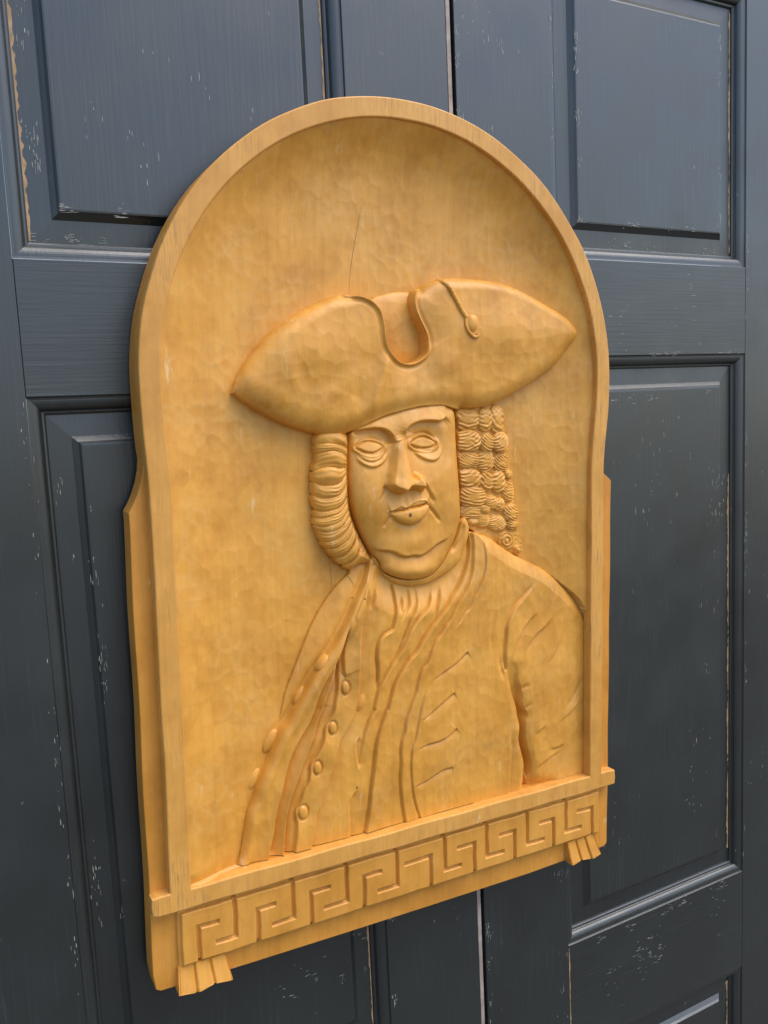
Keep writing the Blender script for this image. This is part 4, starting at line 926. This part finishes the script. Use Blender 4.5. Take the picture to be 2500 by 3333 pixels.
# braided cord with its button
def tube(name, pts, r, mat, parent, Fz, Zs, lift=0.0, na=10, twist=0.0):
    Q = smooth_line(pts, 3.0); V, F = [], []; n = len(Q)
    for i, q in enumerate(Q):
        t = Q[min(i + 1, n - 1)] - Q[max(i - 1, 0)]; t = t / np.linalg.norm(t); nn = np.array([-t[1], t[0]])
        jj = min(max(int(round((q[1] - Fz.ys[0]) / Fz.cell)), 0), Zs.shape[0] - 1); ii = min(max(int(round((q[0] - Fz.xs[0]) / Fz.cell)), 0), Zs.shape[1] - 1)
        z = Zs[jj, ii] + lift
        for a in range(na):
            an = 2 * math.pi * a / na; rr = r * (1 + twist * math.sin(3 * an + i * 1.1))
            p = q + nn * rr * math.cos(an); V.append(P3(p[0], p[1], z + rr * math.sin(an)))
    for i in range(n - 1):
        for a in range(na):
            b = (a + 1) % na; F.append((i * na + a, i * na + b, (i + 1) * na + b, (i + 1) * na + a))
    F.append(tuple(range(na))[::-1]); F.append(tuple((n - 1) * na + a for a in range(na)))
    return mesh_np(name, V, F, mat, parent)
tube('hat_cord', TR['cord'], 9.5, M['wood'], hat, hf, HZ, 2.0, twist=0.10)
tube('cord_loop', TR['cord2'], 7, M['wood'], hat, hf, HZ, 2.0)
c = np.array(TR['tassel'][0]); cap('hat_button', c, c + np.array([26, -10]), c + np.array([12, 36]), 15, surf(hf, HZ, *c) - 1, M['wood'], hat)

# niche mesh, leaving out what the figure hides
deep = np.zeros(nf.X.shape, bool)
for F2, sd2 in ((tf, sd_t), (hf, sdh)):
    i = np.clip(((nf.X - F2.xs[0]) / F2.cell).astype(int), 0, len(F2.xs) - 1); j = np.clip(((nf.Y - F2.ys[0]) / F2.cell).astype(int), 0, len(F2.ys) - 1)
    okk = (nf.X > F2.xs[0]) & (nf.X < F2.xs[-1]) & (nf.Y > F2.ys[0]) & (nf.Y < F2.ys[-1])
    deep |= okk & (sd2[j, i] > 40) & (F2.Z[j, i] > NZ + 8)
band = inside(offset(inn_arch if area(inn_arch) > 0 else inn_arch[::-1], -9), nf.X, nf.Y) | (nf.Y < -1700) & (np.abs(nf.X) < 905)
niche = field_mesh('niche', nf, band & ~deep, M['niche'], carv)
# drying cracks
def crack(name, pts, wid, Fz, Zs, parent):
    Q = smooth_line(pts, 5.0); V, F = [], []; n = len(Q)
    for i, q in enumerate(Q):
        t = Q[min(i + 1, n - 1)] - Q[max(i - 1, 0)]; t = t / np.linalg.norm(t); nn = np.array([-t[1], t[0]]); u = i / (n - 1)
        ww = wid * (0.25 + 0.75 * math.sin(math.pi * min(1, max(0.03, u)))) * (0.8 + 0.4 * random.random())
        for s_ in (-1, 1):
            p = q + nn * ww * s_; j = int(round((p[1] - Fz.ys[0]) / Fz.cell)); k = int(round((p[0] - Fz.xs[0]) / Fz.cell))
            V.append(P3(p[0], p[1], Zs[j, k] + 0.7))
        if i: F.append((2 * i - 2, 2 * i - 1, 2 * i + 1, 2 * i))
    return mesh_np(name, V, F, M['crack'], parent, smooth=False)
crack('crack', TR['crack1'], 0.7, nf, NZ, niche); crack('crack', TR['crack2'], 0.55, nf, NZ, niche)
crack('crack', TR['crack3'], 1.0, tf, TZ, parts['coat_back'])
kn = TR['knots']
cap('knot', kn[0], (kn[0][0] + 7, kn[0][1]), (kn[0][0], kn[0][1] + 8), 0.8, surf(ff, FZ, *kn[0]) + 0.6, M['crack'], face)
for p, nm in ((kn[1], 'shirt'), (kn[2], 'coat_lapel'), (kn[3], 'waistcoat'), (kn[4], 'coat_lapel')):
    cap('knot', p, (p[0] + 3, p[1]), (p[0], p[1] + 5), 0.6, surf(tf, TZ, *p) + 0.6, M['crack'], parts[nm])

# ---- Greek key band under the ledge
kf = Field(-972, 992, -2076, -1832, 2.4)
KX0, KX1 = -962, 978
def boxsd(X, Y, x0, x1, y0, y1): return np.maximum(np.maximum(x0 - X, X - x1), np.maximum(y0 - Y, Y - y1))
yy_t = -1860 + 0 * kf.X; yy_b = -2054 - 5 * np.sin((kf.X + 900) / 600)
wx = kf.X + 1.8 * vnoise(kf.X, kf.Y, 60, 101); wy = kf.Y + 1.8 * vnoise(kf.X, kf.Y, 60, 103)
cut = np.full(kf.X.shape, 1e3); GW = 7.0
YU, YL = -1925.0, -2002.0
for i in range(17):
    (x, _), (e, _) = TR['fr%02d' % i]; topo = i % 2 == 1
    if topo: a = boxsd(wx, wy, x - GW, x + GW, YL - GW, -1850); b = boxsd(wx, wy, min(x, e), max(x, e), YL - GW, YL + GW)
    else: a = boxsd(wx, wy, x - GW, x + GW, -2090, YU + GW); b = boxsd(wx, wy, min(x, e), max(x, e), YU - GW, YU + GW)
    cut = np.minimum(cut, np.minimum(a, b))
inner = boxsd(wx, wy, KX0 + 12, KX1 - 12, -2052, -1862)
kf.Z = -14 + 1.0 * vnoise(kf.X, kf.Y, 80, 105)
kf.Z -= 15 * sstep(2.5, -2.5, cut)
kf.Z -= 17 * sstep(-2, 3, inner)
outer_ = boxsd(wx, wy, KX0, KX1, -2068, -1700)
kf.Z = np.where(outer_ > 0, -46 - 0.0 * kf.X, kf.Z); kf.Z = kf.Z - 40 * sstep(-2.0, 3.0, outer_)
field_mesh('key_band', kf, outer_ < 6, M['ledge'], carv)
# fluted feet
def foot(x0t, x1t, x0b, x1b, yt, yb):
    nu, nv = 49, 20; V, F = [], []
    for j in range(nv):
        v = j / (nv - 1)
        for i in range(nu):
            u = i / (nu - 1); x = (x0t + (x1t - x0t) * u) * (1 - v) + (x0b + (x1b - x0b) * u) * v
            f = (u * 3) % 1.0 if i < nu - 1 else 1.0
            z = -24 + 20 * v ** 1.3 - 10 * (1 - min(1, min(f, 1 - f) * 9)) ** 1.5 * (0 < i < nu - 1) - 5 * f * (1 - v * 0.3)
            y = yt + (yb - yt) * v + (5 * math.sin(u * 9 + x0t) if j == nv - 1 else 0)
            V.append(P3(x, y, z))
    n0 = len(V)
    for j in range(nv):
        for i in range(nu): V.append(P3(V[j * nu + i][0] / U, V[j * nu + i][2] / U + BASE, -70.0))
    for j in range(nv - 1):
        for i in range(nu - 1):
            a = j * nu + i; F.append((a, a + nu, a + nu + 1, a + 1))
    for j in range(nv - 1):
        for i, fl in ((0, 1), (nu - 1, 0)):
            a = j * nu + i; q = (a, a + n0, a + n0 + nu, a + nu); F.append(q if fl else q[::-1])
    for i in range(nu - 1):
        a = (nv - 1) * nu + i; F.append((a, a + n0, a + n0 + 1, a + 1))
        a = i; F.append((a, a + 1, a + 1 + n0, a + n0))
    return mesh_np('fluted_foot', V, F, M['ledge'], carv, smooth=False)
foot(-966, -794, -972, -776, -2062, -2156); foot(790, 945, 800, 975, -2062, -2160)
